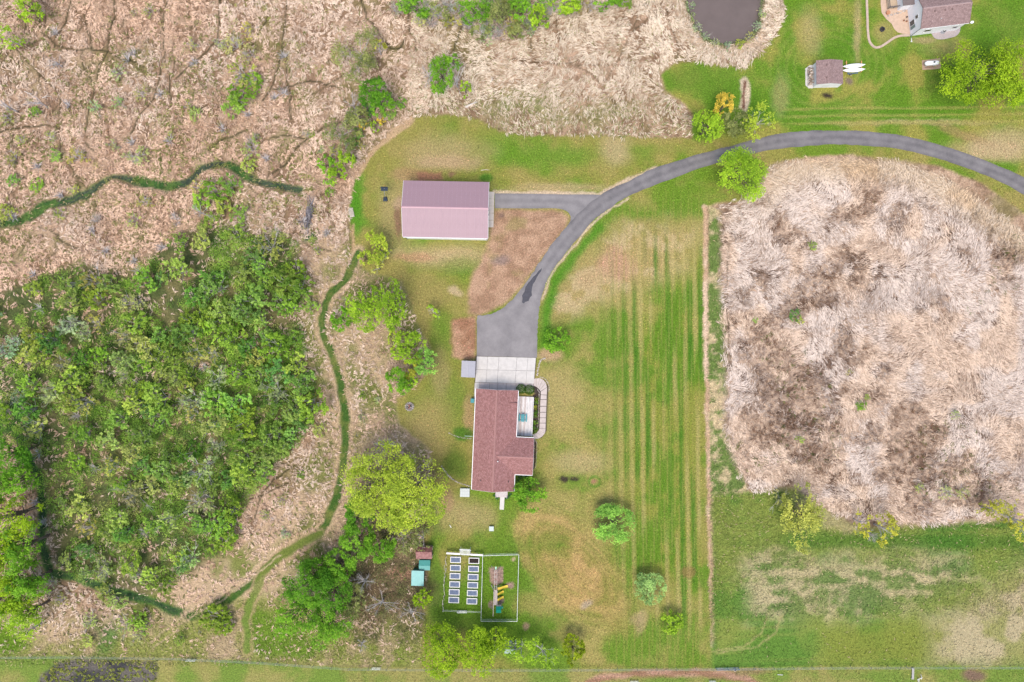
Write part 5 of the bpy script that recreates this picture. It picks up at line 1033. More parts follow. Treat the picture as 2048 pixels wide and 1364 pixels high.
# cold frame
c = W(930, 984.3); t = thing('cold_frame', 'glazed cold frame with white grid at the house corner', 'cold frame', c, R(-1)); fr = mat('cold_frame_bar', (.36, .40, .38), .6, .1, 4); gl = mat('polycarbonate', (.42, .45, .44), .5, .05, 3, spec=.5)
w = MB(); w.box(-.95, -.85, 0, .95, .85, .45); w.build('box', fr, t)
for i in range(4):
    for j in range(3): w = MB(); w.box(-.92+i*.465, -.82+j*.555, .46, -.92+i*.465+.43, -.82+j*.555+.52, .485); w.build('pane', gl, t)
# metal garden shed by the apron
def ribs(w, x0, x1, y0, y1, za, zb, step, along, hgt=.035, wd=.05):
    """ribbed sheet rising from za to zb: along='y' ribs run along the fall"""
    pass
c = W(937.5, 737.3, 0); metg = mat('grey_sheet_metal', (.36, .355, .385), .42, .08, 2.5, spec=.25); metd = mat('grey_sheet_metal_wall', (.36, .36, .36), .5, .1, 2.5)
shd = thing('metal_shed', 'small grey ribbed metal shed beside the concrete apron', 'shed', (c.x+.05, c.y, 0), HR); w = MB(); w.box(-1.25, -1.5, 0, 1.25, 1.5, 1.9); w.build('wall', metd, shd)
for sgn in (-1, 1):
    w = MB(); slab(w, [(-1.38, -1.62, 1.92), (-.003, -1.62, 2.32), (-.003, 1.62, 2.32), (-1.38, 1.62, 1.92)] if sgn < 0 else [(.003, -1.62, 2.32), (1.38, -1.62, 1.92), (1.38, 1.62, 1.92), (.003, 1.62, 2.32)], .03); r_ = w.build('roof', metg, shd)
    for i in range(13): v = -1.5+i*.25; w = MB(); w.bar((sgn*.02, v, 2.33), (sgn*1.36, v, 1.94), .05, .04); w.build('rib', metg, r_)
w = MB(); w.box(1.255, -.6, .05, 1.28, .6, 1.75); w.build('door', metg, shd)
# leaves and litter on the apron left out of view

# --- the barn ----------------------------------------------------------------------------
BE, BR_ = 4.3, 6.05; cN = W(892.9, 363.3, BE); cS = W(889.8, 474.3, BE); bw_ = W(806.1, 418, BE); be_ = W(977, 420, BE)
bcx = (bw_.x+be_.x)/2; bcy = (cN.y+cS.y)/2; BL_ = (be_.x-bw_.x)/2; BW = (cN.y-cS.y)/2; BROT = R(-1.1)
barn = thing('pole_barn', 'large pole barn with ribbed mauve metal roof and white walls', 'barn', (bcx, bcy, 0), BROT)
w = MB(); w.box(-BL_+.2, -BW+.15, 0, BL_-.2, BW-.15, BE-.05); w.add([(BL_-.2, -BW+.15, BE-.05), (BL_-.2, BW-.15, BE-.05), (BL_-.2, 0, BR_-.12)], [(0, 1, 2)]); w.add([(-BL_+.2, -BW+.15, BE-.05), (-BL_+.2, BW-.15, BE-.05), (-BL_+.2, 0, BR_-.12)], [(2, 1, 0)])
def steel_mat(name, col):
    return mat(name, col, .45, .05, 1.2, spec=.32)
w.build('wall', mat('white_steel', (.76, .77, .76), .5, .05, 2), barn)
mauve = steel_mat('mauve_steel', (.315, .21, .238)); NP = 19; pw = 2*BL_/NP
def panel_mesh(sgn):
    w = MB(); x = 0; prof = []; nr = 4
    for r_ in range(nr):
        x0 = r_*pw/nr; prof += [(x0, 0), (x0+pw/nr*.62, 0), (x0+pw/nr*.70, .035), (x0+pw/nr*.90, .035)]
    prof.append((pw-.004, 0)); n = len(prof)
    y0, z0, y1, z1 = (-BW-.08, BE-.03, -.004, BR_) if sgn < 0 else (.004, BR_, BW+.08, BE-.03)
    w.add([(a, y0, z0+h) for a, h in prof]+[(a, y1, z1+h) for a, h in prof], [(i, i+1, n+i+1, n+i) for i in range(n-1)])
    me = w.mesh('roof_panel'); me.materials.append(mauve); return me
for sgn in (-1, 1):
    pmesh = panel_mesh(sgn)
    for i in range(NP): put('roof_panel', pmesh, barn, (-BL_+i*pw, 0, rnd.uniform(0, .004)))
w = MB(); w.add([(-BL_-.05, -.2, BR_+.0), (-BL_-.05, 0, BR_+.075), (-BL_-.05, .2, BR_+.0), (BL_+.05, -.2, BR_+.0), (BL_+.05, 0, BR_+.075), (BL_+.05, .2, BR_+.0)], [(0, 3, 4, 1), (1, 4, 5, 2)]); w.build('ridge_cap', steel_mat('mauve_steel_cap', (.42, .26, .29)), barn)
for sx in (-1, 1):
    for sy in (-1, 1): w = MB(); w.bar((sx*(BL_+.02), sy*(BW+.05), BE-.09), (sx*(BL_+.02), 0, BR_-.06), .05, .22); w.build('rake_trim', trim_m, barn)
w = MB(); w.box(-BL_+.1, -BW-.2, BE-.2, BL_-.1, -BW-.085, BE-.07); w.build('gutter', gm_, barn)
for y0 in (-4.3, .6): w = MB(); w.box(BL_-.199, y0, .05, BL_-.14, y0+3.3, 3.3); d_ = w.build('overhead_door', mat('door_white', (.70, .70, .69), .5, .05, 3), barn)
for y_ in (-.75, 0.1): w = MB(); w.box(BL_-.199, y_, 2.6, BL_+.05, y_+.3, 2.95); w.build('wall_lamp', dark_m, barn)
for sx in (-1, 1): w = MB(); w.tube([(sx*(BL_-.3), -BW-.14, BE-.2), (sx*(BL_-.3), -BW+.06, BE-.5), (sx*(BL_-.3), -BW+.06, .1)], [.05, .05, .05], 6); w.build('downspout', dark_m, barn)
sl_ = bpy.data.objects.new('barn_apron', None); C.objects.link(sl_); tag(sl_, 'concrete strip in front of the barn doors', 'pavement', kind='structure')
for i in range(5): w = MB(); slab_px(w, [(976.5-.2*i, 383+i*14.4), (989-.4*i, 384+i*14.2), (988.6-.4*i, 398+i*14.2), (976.3-.2*i, 397.2+i*14.4)], -.05, .06, .25); w.build('slab', mat('sand_concrete', (.50, .44, .38), .9, .12, 1.5), sl_)

# --- basketball hoop, pallet, brush pile, fire pit, log ------------------------------------
c = W(771, 397.5); t = thing('basketball_hoop', 'portable basketball hoop with dark blue backboard west of the barn', 'basketball hoop', c, 0); blu = mat('dark_blue_plastic', (.02, .035, .06), .4, .2, 4)
w = MB(); w.add([(-.5, -.55, 0), (.5, -.55, 0), (.4, .4, 0), (-.4, .4, 0), (-.4, -.45, .3), (.4, -.45, .3), (.3, .25, .25), (-.3, .25, .25)], [(3, 2, 1, 0), (4, 5, 6, 7), (0, 1, 5, 4), (1, 2, 6, 5), (2, 3, 7, 6), (3, 0, 4, 7)]); w.build('base', blu, t, bevel=.05)
w = MB(); w.tube([(0, -.1, .25), (.25, .75, 2.6), (.35, 1.4, 3.1)], [.06, .06, .05], 8); w.build('pole', mat('grey_pole', (.25, .26, .28), .5, .1, 4), t, True)
w = MB(); w.box(-.35, 1.45, 2.75, 1.05, 1.53, 3.75); w.build('backboard', blu, t); w = MB(); w.tube([(.35+.23*math.cos(k*PI/8), 1.8+.23*math.sin(k*PI/8), 3.05) for k in range(17)], [.02]*17, 5, False); w.build('rim', mat('orange_rim', (.5, .12, .02), .5, .1, 4), t)
w = MB(); w.box(-.3, .9, 3.0, 1.0, 1.7, 3.06); w.build('bracket', blu, t)
c = W(703.5, 425.5); t = thing('pallet_stack', 'stack of pale pallets at the lawn edge west of the barn', 'pallets', c, R(12)); pal = mat('grey_pallet', (.46, .41, .34), .9, .25, 4)
for z in (0, .3):
    for y_ in (-.8, 0, .7): w = MB(); w.box(-.45, y_, z, .45, y_+.09, z+.1); w.build('bearer', pal, t)
    for i in range(8): w = MB(); w.box(-.45+rnd.uniform(-.03, .03), -.9+i*.23, z+.102, .45+rnd.uniform(-.03, .03), -.9+i*.23+.13, z+.13); w.build('slat', pal, t)
c = W(620, 425); t = thing('brush_pile', 'long heap of grey cut branches on the marsh grass', 'brush pile', c, R(-9)); tw_m = [mat('cut_branch_grey', (.30, .28, .29), .9, .3, 4), mat('cut_branch_dark', (.12, .11, .12), .9, .3, 4)]
for i in range(120):
    w = MB(); y0 = rnd.gauss(-.3, 1.5); x0 = rnd.gauss(0, .38); a = PI/2+rnd.gauss(0, .32); L2 = rnd.uniform(1.0, 2.4)/2; z = abs(rnd.gauss(.3, .22))+.05; w.tube([(x0-math.cos(a)*L2, y0-math.sin(a)*L2, z), (x0+rnd.uniform(-.1, .1), y0, z+.12), (x0+math.cos(a)*L2, y0+math.sin(a)*L2, max(.04, z-rnd.uniform(0, .2)))], [.05, .04, .012], 4); w.build('branch', tw_m[rnd.random() < .45], t)
c = W(819, 813); t = thing('fire_pit', 'ring of stones with ash and charred logs on the west lawn', 'fire pit', c)
for k in range(13): a = k*2*PI/13; w = MB().blob((math.cos(a)*.78, math.sin(a)*.78, .12), (.2, .17, .17), 50+k); w.build('stone', stone2 if k % 3 else stone_m, t)
w = MB(); w.tube([(0, 0, .01), (0, 0, .06)], [.72, .6], 14); w.build('ash', mat('ash', (.20, .19, .19), .95, .5, 5), t)
for k in range(5): a = k*1.3; w = MB(); w.tube([(-math.cos(a)*.5, -math.sin(a)*.5, .1), (math.cos(a)*.45, math.sin(a)*.45, .22+.03*k)], [.07, .06], 7); w.build('log', [mat('charred_log', (.03, .025, .025), .9, .3, 5), mat('burnt_red_log', (.32, .12, .08), .9, .3, 5), mat('pale_log', (.48, .42, .37), .9, .25, 5)][k % 3], t)
c = W(943, 210); t = thing('fallen_log', 'bleached fallen trunk on the dry grass north of the lawn', 'log', c, R(22)); w = MB(); w.tube([(-1.3, 0, .15), (0, .1, .2), (1.3, .05, .18)], [.2, .17, .08], 7); w.build('trunk', mat('bleached_wood', (.58, .52, .46), .85, .2, 4), t, True); w = MB(); w.tube([(.5, .08, .18), (1.2, .5, .3)], [.08, .03], 5); w.tube([(-.6, .05, .2), (-1.0, -.4, .25)], [.08, .04], 5); w.build('branch', MATS['bleached_wood'], t)
c = W(971, 340); o = MB().tube([(-.9, -.1, .06), (0, .05, .08), (.8, -.02, .05)], [.06, .05, .02], 5).build('fallen_branch', MATS['bleached_wood']); o.location = c; tag(o, 'thin pale branch lying on the lawn north-east of the barn', 'branch')
c = W(983, 1056); t = thing('utility_box', 'pale grey-green utility box on the lawn south of the house', 'utility box', c); w = MB(); w.box(-.42, -.42, 0, .42, .42, .5); w.build('body', mat('pale_green_box', (.42, .48, .45), .5, .08, 3), t, bevel=.03); w = MB(); w.box(-.46, -.46, .502, .46, .46, .56); w.build('lid', MATS['pale_green_box'], t)
c = W(901, 1052.5); t = thing('garden_marker', 'small white marker stake lying on the lawn', 'marker', c, R(30)); w = MB(); w.box(-.06, -.3, 0, .06, .3, .06); w.build('stake', trim_m, t)

# --- small sheds by the brush ----------------------------------------------------------------
c = W(848.3, 1104.5, 0); t = thing('garden_shed', 'small brown shingled garden shed north of the teal sheds', 'shed', (W(848, 1104, 2.2).x, W(848, 1106, 2.0).y, 0), R(-1)); w = MB(); w.box(-1.4, -1.0, 0, 1.4, 1.0, 1.9); w.build('wall', mat('brown_siding', (.26, .17, .13), .8, .2, 4), t)
w = MB(); slab(w, [(-1.6, -1.2, 1.85), (1.55, -1.2, 1.85), (1.55, .35, 2.5), (-1.6, .35, 2.5)], .06); w.build('roof', sh_red2, t); w = MB(); slab(w, [(-1.6, .36, 2.5), (1.55, .36, 2.5), (1.55, 1.15, 1.85), (-1.6, 1.15, 1.85)], .06); w.build('roof', shingle_mat('red_shingles_shaded', (.16, .07, .065), (.22, .10, .09), False), t)  # north slope: its shade is put into a darker copy of the shingle colour
for y_ in (-.85, .75): w = MB(); w.box(1.41, y_-.08, 0, 1.6, y_+.08, 1.95); w.build('corner_post', mat('cream_trim', (.62, .55, .36), .6, .1, 3), t)
w = MB(); w.box(1.401, -.4, .05, 1.43, .4, 1.7); w.build('door', MATS['brown_siding'], t)
tg = mat('teal_steel', (.13, .33, .30), .42, .08, 2, spec=.2); tgw = mat('teal_wall', (.06, .22, .19), .6, .12, 3)
t = thing('teal_shed', 'small gabled teal plastic shed between the brown and flat sheds', 'shed', (W(849, 1131, 1.9).x, W(849, 1131, 1.9).y, 0), R(-1)); w = MB(); w.box(-.95, -.85, 0, .95, .85, 1.7); w.build('wall', tgw, t)
w = MB(); slab(w, [(-1.1, -1.0, 1.68), (1.08, -1.0, 1.68), (1.08, -.003, 2.05), (-1.1, -.003, 2.05)], .05); w.build('roof', tg, t); w = MB(); slab(w, [(-1.1, .003, 2.05), (1.08, .003, 2.05), (1.08, 1.0, 1.68), (-1.1, 1.0, 1.68)], .05); w.build('roof', mat('teal_steel_shaded', (.07, .27, .235), .45, .1, 2, spec=.2), t)  # north pitch repeats the roof teal darker, painting in its shaded side
for k in range(6): w = MB(); w.bar((-.9+k*.36, 0, 2.07), (-.9+k*.36, -.97, 1.71), .04, .03); w.build('rib', tg, t)
w = MB(); w.box(.951, -.45, .05, .98, .45, 1.5); w.build('door', tg, t)
t = thing('teal_flat_shed', 'teal lean-to shed with a ribbed single-pitch roof', 'shed', (W(835.2, 1156.5, 2.1).x, W(835.2, 1156.5, 2.1).y, 0), R(-2)); w = MB(); w.add([(-1.05, -1.35, 0), (1.05, -1.35, 0), (1.05, 1.35, 0), (-1.05, 1.35, 0), (-1.05, -1.35, 1.9), (1.05, -1.35, 1.9), (1.05, 1.35, 2.2), (-1.05, 1.35, 2.2)], [(3, 2, 1, 0), (4, 5, 6, 7), (0, 1, 5, 4), (1, 2, 6, 5), (2, 3, 7, 6), (3, 0, 4, 7)]); w.build('wall', tgw, t)
w = MB(); slab(w, [(-1.22, -1.55, 1.93), (1.22, -1.55, 1.93), (1.22, 1.55, 2.27), (-1.22, 1.55, 2.27)], .05); r_ = w.build('roof', mat('teal_steel_pale', (.20, .42, .40), .42, .08, 2, spec=.2), t)
for k in range(11): w = MB(); w.bar((-1.15+k*.23, -1.53, 1.95), (-1.15+k*.23, 1.53, 2.29), .045, .03); w.build('rib', MATS['teal_steel_pale'], r_)
w = MB(); w.box(-.4, -1.37, .05, .4, -1.352, 1.7); w.build('door', tg, t)

# --- kitchen garden: raised beds, fence, arbour -------------------------------------------------
bedw = mat('bed_boards', (.66, .64, .61), .75, .12, 4); cov = mat('blue_grey_fabric', (.115, .145, .215), .8, .35, 2.5, .4, 8); soilb = mat('bed_soil', (.025, .017, .015), .95, .6, 8, .6)
lc = [(330,318),(327,450),(321,580),(315,712),(308,838),(302,962)]; rc = [(625,333),(618,465),(611,596),(605,725),(598,853),(592,982)]
ordn = ['first', 'second', 'third', 'fourth', 'fifth', 'sixth']
for s_i, cl_ in enumerate((lc, rc)):
    for i, (a, b) in enumerate(cl_):
        px, py = 870+a/8.02, 1080+b/8.02; c = W(px, py, .35); dark = (s_i == 1 and i == 0)
        lb = 'white raised bed of bare dark soil beside the arbour' if dark else 'white raised bed under blue-grey fabric, %s from the arbour, row by the %s' % (ordn[i], ['log-edged side', 'chain-link fence'][s_i])
        t = thing('raised_bed', lb, 'raised bed', (c.x, c.y, 0), R(-1.6), 'raised beds of the kitchen garden')
        for (x0, y0, x1, y1) in ((-1.05, -.6, 1.05, -.46), (-1.05, .46, 1.05, .6), (-1.05, -.455, -.91, .455), (.91, -.455, 1.05, .455)): w = MB(); w.box(x0, y0, 0, x1, y1, .36); w.build('side_board', bedw, t)
        w = MB(); nx = 10; rr = random.Random(i+9*s_i); V_ = [(-.905+1.81*k/nx, -.455+.91*j/5, .30+rr.uniform(-.03, .03)) for j in range(6) for k in range(nx+1)]; w.add(V_, [(j*(nx+1)+k, j*(nx+1)+k+1, (j+1)*(nx+1)+k+1, (j+1)*(nx+1)+k) for j in range(5) for k in range(nx)]); w.build('soil' if dark else 'fabric_cover', soilb if dark else cov, t, True)
grey_w = mat('grey_fence_wood', (.38, .33, .29), .85, .25, 4); zinc = mat('galvanised_steel', (.46, .50, .50), .45, .1, 4, metal=.4)
# top fence of the garden
a, b = W(893, 1106.5, 1.2), W(966, 1110.5, 1.2); a.z = b.z = 0; t = thing('garden_fence', 'white board fence along the top of the kitchen garden', 'fence', a, math.atan2(b.y-a.y, b.x-a.x)); Lf = (b-a).length
for f0, f1 in ((0, 2.65), (4.75, Lf)):
    w = MB(); w.box(f0, -.16, 1.2, f1, .16, 1.24); w.build('rail', trim_m, t); w = MB(); w.box(f0, -.03, .55, f1, .03, .68); w.build('rail', trim_m, t); w = MB(); w.box(f0, .17, 1.12, f1, .21, 1.2); w.build('rail', mat('faded_red_board', (.42, .28, .26), .8, .2, 4), t)
    n = max(2, int((f1-f0)/.9))
    for k in range(n+1): x = f0+(f1-f0)*k/n; w = MB(); w.box(x-.05, -.05, 0, x+.05, .05, 1.195); w.build('post', trim_m, t)
c = W(929.5, 1103.5, 0); t = thing('garden_arbour', 'white slatted arbour over the garden gate', 'arbour', (W(930, 1104, 2.2).x, W(930, 1104, 2.2).y, 0), R(-3))
for sx in (-.95, .95):
    for sy in (-.35, .35): w = MB(); w.box(sx-.05, sy-.05, 0, sx+.05, sy+.05, 2.1); w.build('post', trim_m, t)
for sy in (-.4, .4): w = MB(); w.box(-1.15, sy-.04, 2.102, 1.15, sy+.04, 2.2); w.build('beam', trim_m, t)
for k in range(9): w = MB(); w.box(-.98+k*.235, -.62, 2.203, -.98+k*.235+.09, .62, 2.27); w.build('slat', trim_m, t)
w = MB(); w.box(-.7, -.5, 2.275, .7, -.42, 2.31); w.box(-.7, .42, 2.275, .7, .5, 2.31); w.build('top_batten', trim_m, t)
for k in range(9): w = MB(); w.box(-.85+k*.2, -.03, .15, -.85+k*.2+.09, 0, 1.15); w.build('picket', trim_m, t)
# log-edged west side and wire south side
a, b = W(892.5, 1111), W(887, 1219); t = thing('pole_fence', 'rustic pole fence down the west side of the beds', 'fence', a); d = b-a
for k in range(9): w = MB(); p = d*(k/8); w.tube([(p.x, p.y, 0), (p.x+rnd.uniform(-.05, .05), p.y, 1.0)], [.06, .05], 6); w.build('post', grey_w, t)
for k in range(14):
    f = k/14; p = d*f; q = d*(f+.09); w = MB(); z = .45+.3*(k % 3); w.tube([(p.x+rnd.uniform(-.25, .2), p.y, z), (q.x+rnd.uniform(-.2, .25), q.y, z+rnd.uniform(-.2, .2))], [.05, .035], 5); w.build('pole', [grey_w, MATS['bleached_wood']][k % 2], t)
a, b = W(887, 1218.5), W(962, 1221.5); t = thing('wire_fence', 'low wire fence with white gate below the raised beds', 'fence', a); d = b-a
for k in range(6): p = d*(k/5); w = MB(); w.tube([(p.x, p.y, 0), (p.x, p.y, 1.0)], [.04, .04], 6); w.build('post', zinc, t)
for z in (.35, .65, .95): w = MB(); w.bar((0, 0, z), (d.x, d.y, z), .02); w.build('wire', zinc, t)
p = d*.5; gt = MB(); 
for q in ((-.95, 0, .1, .95, 0, .1), (-.95, 0, 1.05, .95, 0, 1.05), (-.95, 0, .1, -.95, 0, 1.05), (.95, 0, .1, .95, 0, 1.05), (-.95, 0, .55, .95, 0, .55)): gt.bar((p.x+q[0], p.y+q[1]-.12, q[2]), (p.x+q[3], p.y+q[4]-.12, q[5]), .1, .06)
gt.build('gate', trim_m, t)
# chain-link fence round the play yard
cor = [(966,1107.5),(1037.5,1105.5),(1034,1237.5),(962.5,1237.5)]; a = W(*cor[0]); t = thing('chain_link_fence', 'galvanised chain-link fence round the play yard', 'fence', a)
for k in range(4):
    p, q = W(*cor[k])-a, W(*cor[(k+1) % 4])-a; n = max(3, int((q-p).length/2.4)); w = MB(); w.tube([(p.x, p.y, 1.25), (q.x, q.y, 1.25)], [.045, .045], 6); w.build('top_rail', zinc, t)
    for j in range(n): r_ = p+(q-p)*(j/n); w = MB(); w.tube([(r_.x, r_.y, 0), (r_.x, r_.y, 1.22)], [.04, .04], 6); w.build('post', zinc, t)
    w = MB(); Lq = (q-p).length; m_ = int(Lq/.3)
    for j in range(m_):
        for sg in (0, 1): f0 = j/m_; f1 = min(1, (j+4)/m_); r0 = p+(q-p)*(f0 if sg else f1); r1 = p+(q-p)*(f1 if sg else f0); w.bar((r0.x, r0.y, .03), (r1.x, r1.y, 1.2), .012)
    o = w.build('wire_mesh', zinc, t); o['kind'] = 'stuff'
# play set
c = W(991.5, 1175); ps = thing('play_set', 'wooden play set with yellow slides, monkey bars and green canopy', 'play set', c, R(-1)); pw_ = mat('play_set_wood', (.42, .36, .33), .8, .2, 5); yel = mat('yellow_plastic', (.68, .50, .06), .4, .06, 3); grn = mat('green_canvas', (.0, .17, .12), .6, .1, 4)
for sx in (-.24, .24): w = MB(); w.bar((sx, .1, 2.05), (sx, 4.1, 2.05), .07, .1); w.build('ladder_rail', pw_, ps)
for k in range(12): w = MB(); w.tube([(-.24, .35+k*.33, 2.05), (.24, .35+k*.33, 2.05)], [.02, .02], 6); w.build('rung', [mat('red_rung', (.42, .13, .12), .5, .1, 4), zinc][k % 3 > 0], ps)
for sx in (-1, 1): w = MB(); w.bar((sx*.24, 4.1, 2.05), (sx*.95, 4.35, 0), .08); w.build('leg', pw_, ps); w = MB(); w.bar((sx*.24, .15, 2.05), (sx*.8, .45, 0), .08); w.build('leg', pw_, ps)
w = MB(); w.tube([(0, 4.3, 2.1), (0, 4.75, 1.9)], [.12, .2], 8); w.build('bell', mat('mint_plastic', (.45, .72, .5), .5, .05, 3), ps)
for k in range(12): w = MB(); w.box(-.3, -3.0+k*.25, 1.25, .3, -3.0+k*.25+.23, 1.29); w.build('deck_board', pw_, ps)
for sx in (-.33, .33):
    for y_ in (-3, -2, -1, 0): w = MB(); w.box(sx-.045, y_-.045, 0, sx+.045, y_+.045, 2.0); w.build('post', pw_, ps)
    w = MB(); w.box(sx-.04, -3.0, 1.95, sx+.04, .05, 2.04); w.build('handrail', pw_, ps)
w = MB(); w.bar((-.3, .1, 1.6), (-.95, .55, .05), .16, .05); w.build('climbing_ramp', pw_, ps)
def slide(y0, L2, dy, z0, wd):
    w = MB(); n = 8; V_ = []
    for k in range(n+1):
        f = k/n; x = .3+L2*f; z = z0*(1-sm(0, 1, np.array(f*1.02)))+.12; y = y0+dy*f
        V_ += [(x, y-wd/2, z+.14), (x, y-wd/2+.05, z), (x, y+wd/2-.05, z), (x, y+wd/2, z+.14)]
    w.add(V_, [(k*4+j, (k+1)*4+j, (k+1)*4+j+1, k*4+j+1) for k in range(n) for j in range(3)]); o = w.build('slide', yel, ps); so = o.modifiers.new('thick', 'SOLIDIFY'); so.thickness = .03
slide(.25, 2.1, .12, 1.25, .48); slide(-.85, 1.3, .14, 1.25, .42); slide(-1.95, 1.3, .14, 1.25, .42)
w = MB(); slab(w, [(.18, -4.15, 2.3), (1.18, -4.15, 2.3), (1.18, -3.5, 2.75), (.18, -3.5, 2.75)], .03); slab(w, [(.18, -3.495, 2.75), (1.18, -3.495, 2.75), (1.18, -2.85, 2.3), (.18, -2.85, 2.3)], .03); w.build('canopy', grn, ps)
for sx in (.22, 1.14):
    for sy in (-4.1, -2.9): w = MB(); w.box(sx-.05, sy-.05, 0, sx+.05, sy+.05, 2.27); w.build('post', pw_, ps)
w = MB(); w.box(.2, -4.05, 1.2, 1.15, -2.95, 1.25); w.build('tower_floor', pw_, ps)
w = MB(); w.bar((-.35, -2.4, 2.1), (-.4, -4.9, 2.1), .09); w.build('swing_beam', pw_, ps); w = MB(); w.bar((-.9, -3.7, .0), (-.35, -3.7, 2.08), .08); w.build('leg', pw_, ps); w = MB(); w.bar((-.4, -4.88, 2.08), (-.4, -5.3, 0), .08); w.build('leg', pw_, ps)
w = MB(); w.box(1.2, -3.6, 1.0, 1.55, -3.2, 1.5); w.build('panel', grn, ps)
# playhouse among the bottom trees
c = W(1021, 1290, 0); t = thing('playhouse', 'small dark playhouse with white corners under the bottom trees', 'playhouse', c, R(-2)); w = MB(); w.box(-1.0, -.9, 0, 1.0, .9, 1.5); w.build('wall', mat('dark_playhouse', (.07, .085, .085), .8, .2, 4), t)
w = MB(); slab(w, [(-1.15, -1.05, 1.5), (1.15, -1.05, 1.5), (1.15, 0, 2.0), (-1.15, 0, 2.0)], .05); w.build('roof', mat('grey_green_roof', (.26, .34, .29), .8, .15, 3), t); w = MB(); slab(w, [(-1.15, .003, 2.0), (1.15, .003, 2.0), (1.15, 1.05, 1.5), (-1.15, 1.05, 1.5)], .05); w.build('roof', MATS['dark_playhouse'], t)
for sx in (-1, 1): w = MB(); w.box(sx*1.0-.12, .88, 0, sx*1.0+.12, 1.12, 1.55); w.build('corner_board', trim_m, t)
w = MB(); w.box(-.3, .901, .05, .3, .93, 1.2); w.build('door', trim_m, t)

# ------------------------------------------------------------------ the neighbour
NR = R(7.0); nsw = W(1820.5, 72); EN, RN = 3.7, 5.05; NL, NWD = 9.2, 6.3
nb = thing('neighbour_house', 'white house with brown shingle roof above the neighbour lawn', 'house', (nsw.x, nsw.y, 0), NR); nwm = mat('white_siding', (.74, .74, .77), .6, .05, 3)
w = MB(); w.box(0, 0, 0, NL, NWD, EN); w.add([(0, 0, EN), (0, NWD, EN), (0, NWD/2, RN-.1)], [(2, 1, 0)]); w.add([(NL, 0, EN), (NL, NWD, EN), (NL, NWD/2, RN-.1)], [(0, 1, 2)]); w.build('wall', nwm, nb)
for sgn in (0, 1):
    w = MB(); slab(w, [(-.12, -.25, EN-.05), (NL+.3, -.25, EN-.05), (NL+.3, NWD/2-.003, RN), (-.12, NWD/2-.003, RN)] if sgn == 0 else [(-.12, NWD/2+.003, RN), (NL+.3, NWD/2+.003, RN), (NL+.3, NWD+.25, EN-.05), (-.12, NWD+.25, EN-.05)], .14); w.build('roof', sh_brn, nb)
capb = capm.copy(); capb.materials.clear(); capb.materials.append(mat('brown_ridge_caps', (.29, .21, .20), .9, .4, 2.4))
for i in range(34): put('ridge_cap', capb, nb, (.1+i*.27, NWD/2, RN+.02), PI/2)
window(nb, 0, 2.9, 2.2, 0, 2.2, 3.2, (-1, 0)); window(nb, 0, 2.6, .3, 0, 1.6, 1.9, (-1, 0)); window(nb, 1.7, 0, 1.2, 3.1, 0, 2.3, (0, -1)); window(nb, 7.3, 0, 1.2, 8.3, 0, 2.3, (0, -1))
w = MB(); w.box(-.05, 1.55, .35, -.02, .95, 1.9); w.build('sliding_door', mat('teal_glass', (.10, .18, .18), .1, .1, 2, spec=.8), nb)
for x_ in (2.3, 4.3, 5.7): w = MB(); y_ = NWD/2-.75; z_ = RN-.75*(RN-EN+.05)/(NWD/2+.25); w.tube([(x_, y_, z_-.05), (x_, y_, z_+.14)], [.17, .15], 10); w.build('roof_vent', mat('brown_vent', (.17, .115, .105), .7, .1, 4), nb)
w = MB(); w.tube([(3.6, 1.0, 4.1), (3.6, 1.0, 4.5)], [.06, .06], 6); w.build('pipe_vent', trim_m, nb)
w = MB(); w.box(0, -.32, EN-.17, NL+.2, -.255, EN-.08); w.build('gutter', gm_, nb); w = MB(); w.tube([(.1, -.28, EN-.15), (.04, -.06, EN-.5), (.04, -.06, .15), (.1, -.5, .05)], [.06, .06, .06, .05], 6); w.build('downspout', mat('dark_downspout', (.14, .14, .15), .5, .1, 3), nb)
w = MB(); w.tube([(NL+.3, -.1, EN-.1), (NL+.45, -.25, EN+.25)], [.03, .03], 6); w.build('dish_arm', zinc, nb)
w = MB(); dsc = [(NL+.5+.35*math.cos(k*PI/8), -.3+.22*math.sin(k*PI/8), EN+.3+.12*math.sin(k*PI/8)) for k in range(16)]; w.add(dsc+[(NL+.5, -.3, EN+.22)], [(k, (k+1) % 16, 16) for k in range(16)]); w.build('satellite_dish', mat('dish_white', (.7, .72, .74), .4, .05, 3), nb)
w = MB(); w.box(-2.0, NWD-1.0, 0, -.02, NWD+6, 2.6); w.build('porch_wall', nwm, nb); w = MB(); slab(w, [(-2.3, NWD-1.2, 2.6), (.0, NWD-1.2, 2.6), (.0, NWD+6, 3.0), (-2.3, NWD+6, 3.0)], .1); w.build('porch_roof', mat('dark_brown_roof', (.15, .12, .115), .9, .2, 3), nb)
patio_m = mat('tan_patio', (.47, .345, .255), .9, .14, 2, .2, 12)
def sheet(name, poly, z0, z1, m, label, cat, kind='structure', sp_=True):
    p = spline(poly, 5) if sp_ else poly; q = [W(*a) for a in p]; pts_ = [(v.x, v.y) for v in q]; ar = sum(pts_[i][0]*pts_[(i+1) % len(pts_)][1]-pts_[(i+1) % len(pts_)][0]*pts_[i][1] for i in range(len(pts_)))
    w = MB(); w.prism(pts_ if ar > 0 else pts_[::-1], z0, z1); o = w.build(name, m); return tag(o, label, cat, kind=kind)
sheet('patio', [(1761,-40),(1761,8),(1763,26),(1772,38),(1783,48),(1788,58),(1795,65),(1806,68),(1820,69),(1821,40),(1820,-40)], -.05, .06, patio_m, 'tan curved patio at the west end of the white house', 'patio', sp_=False)
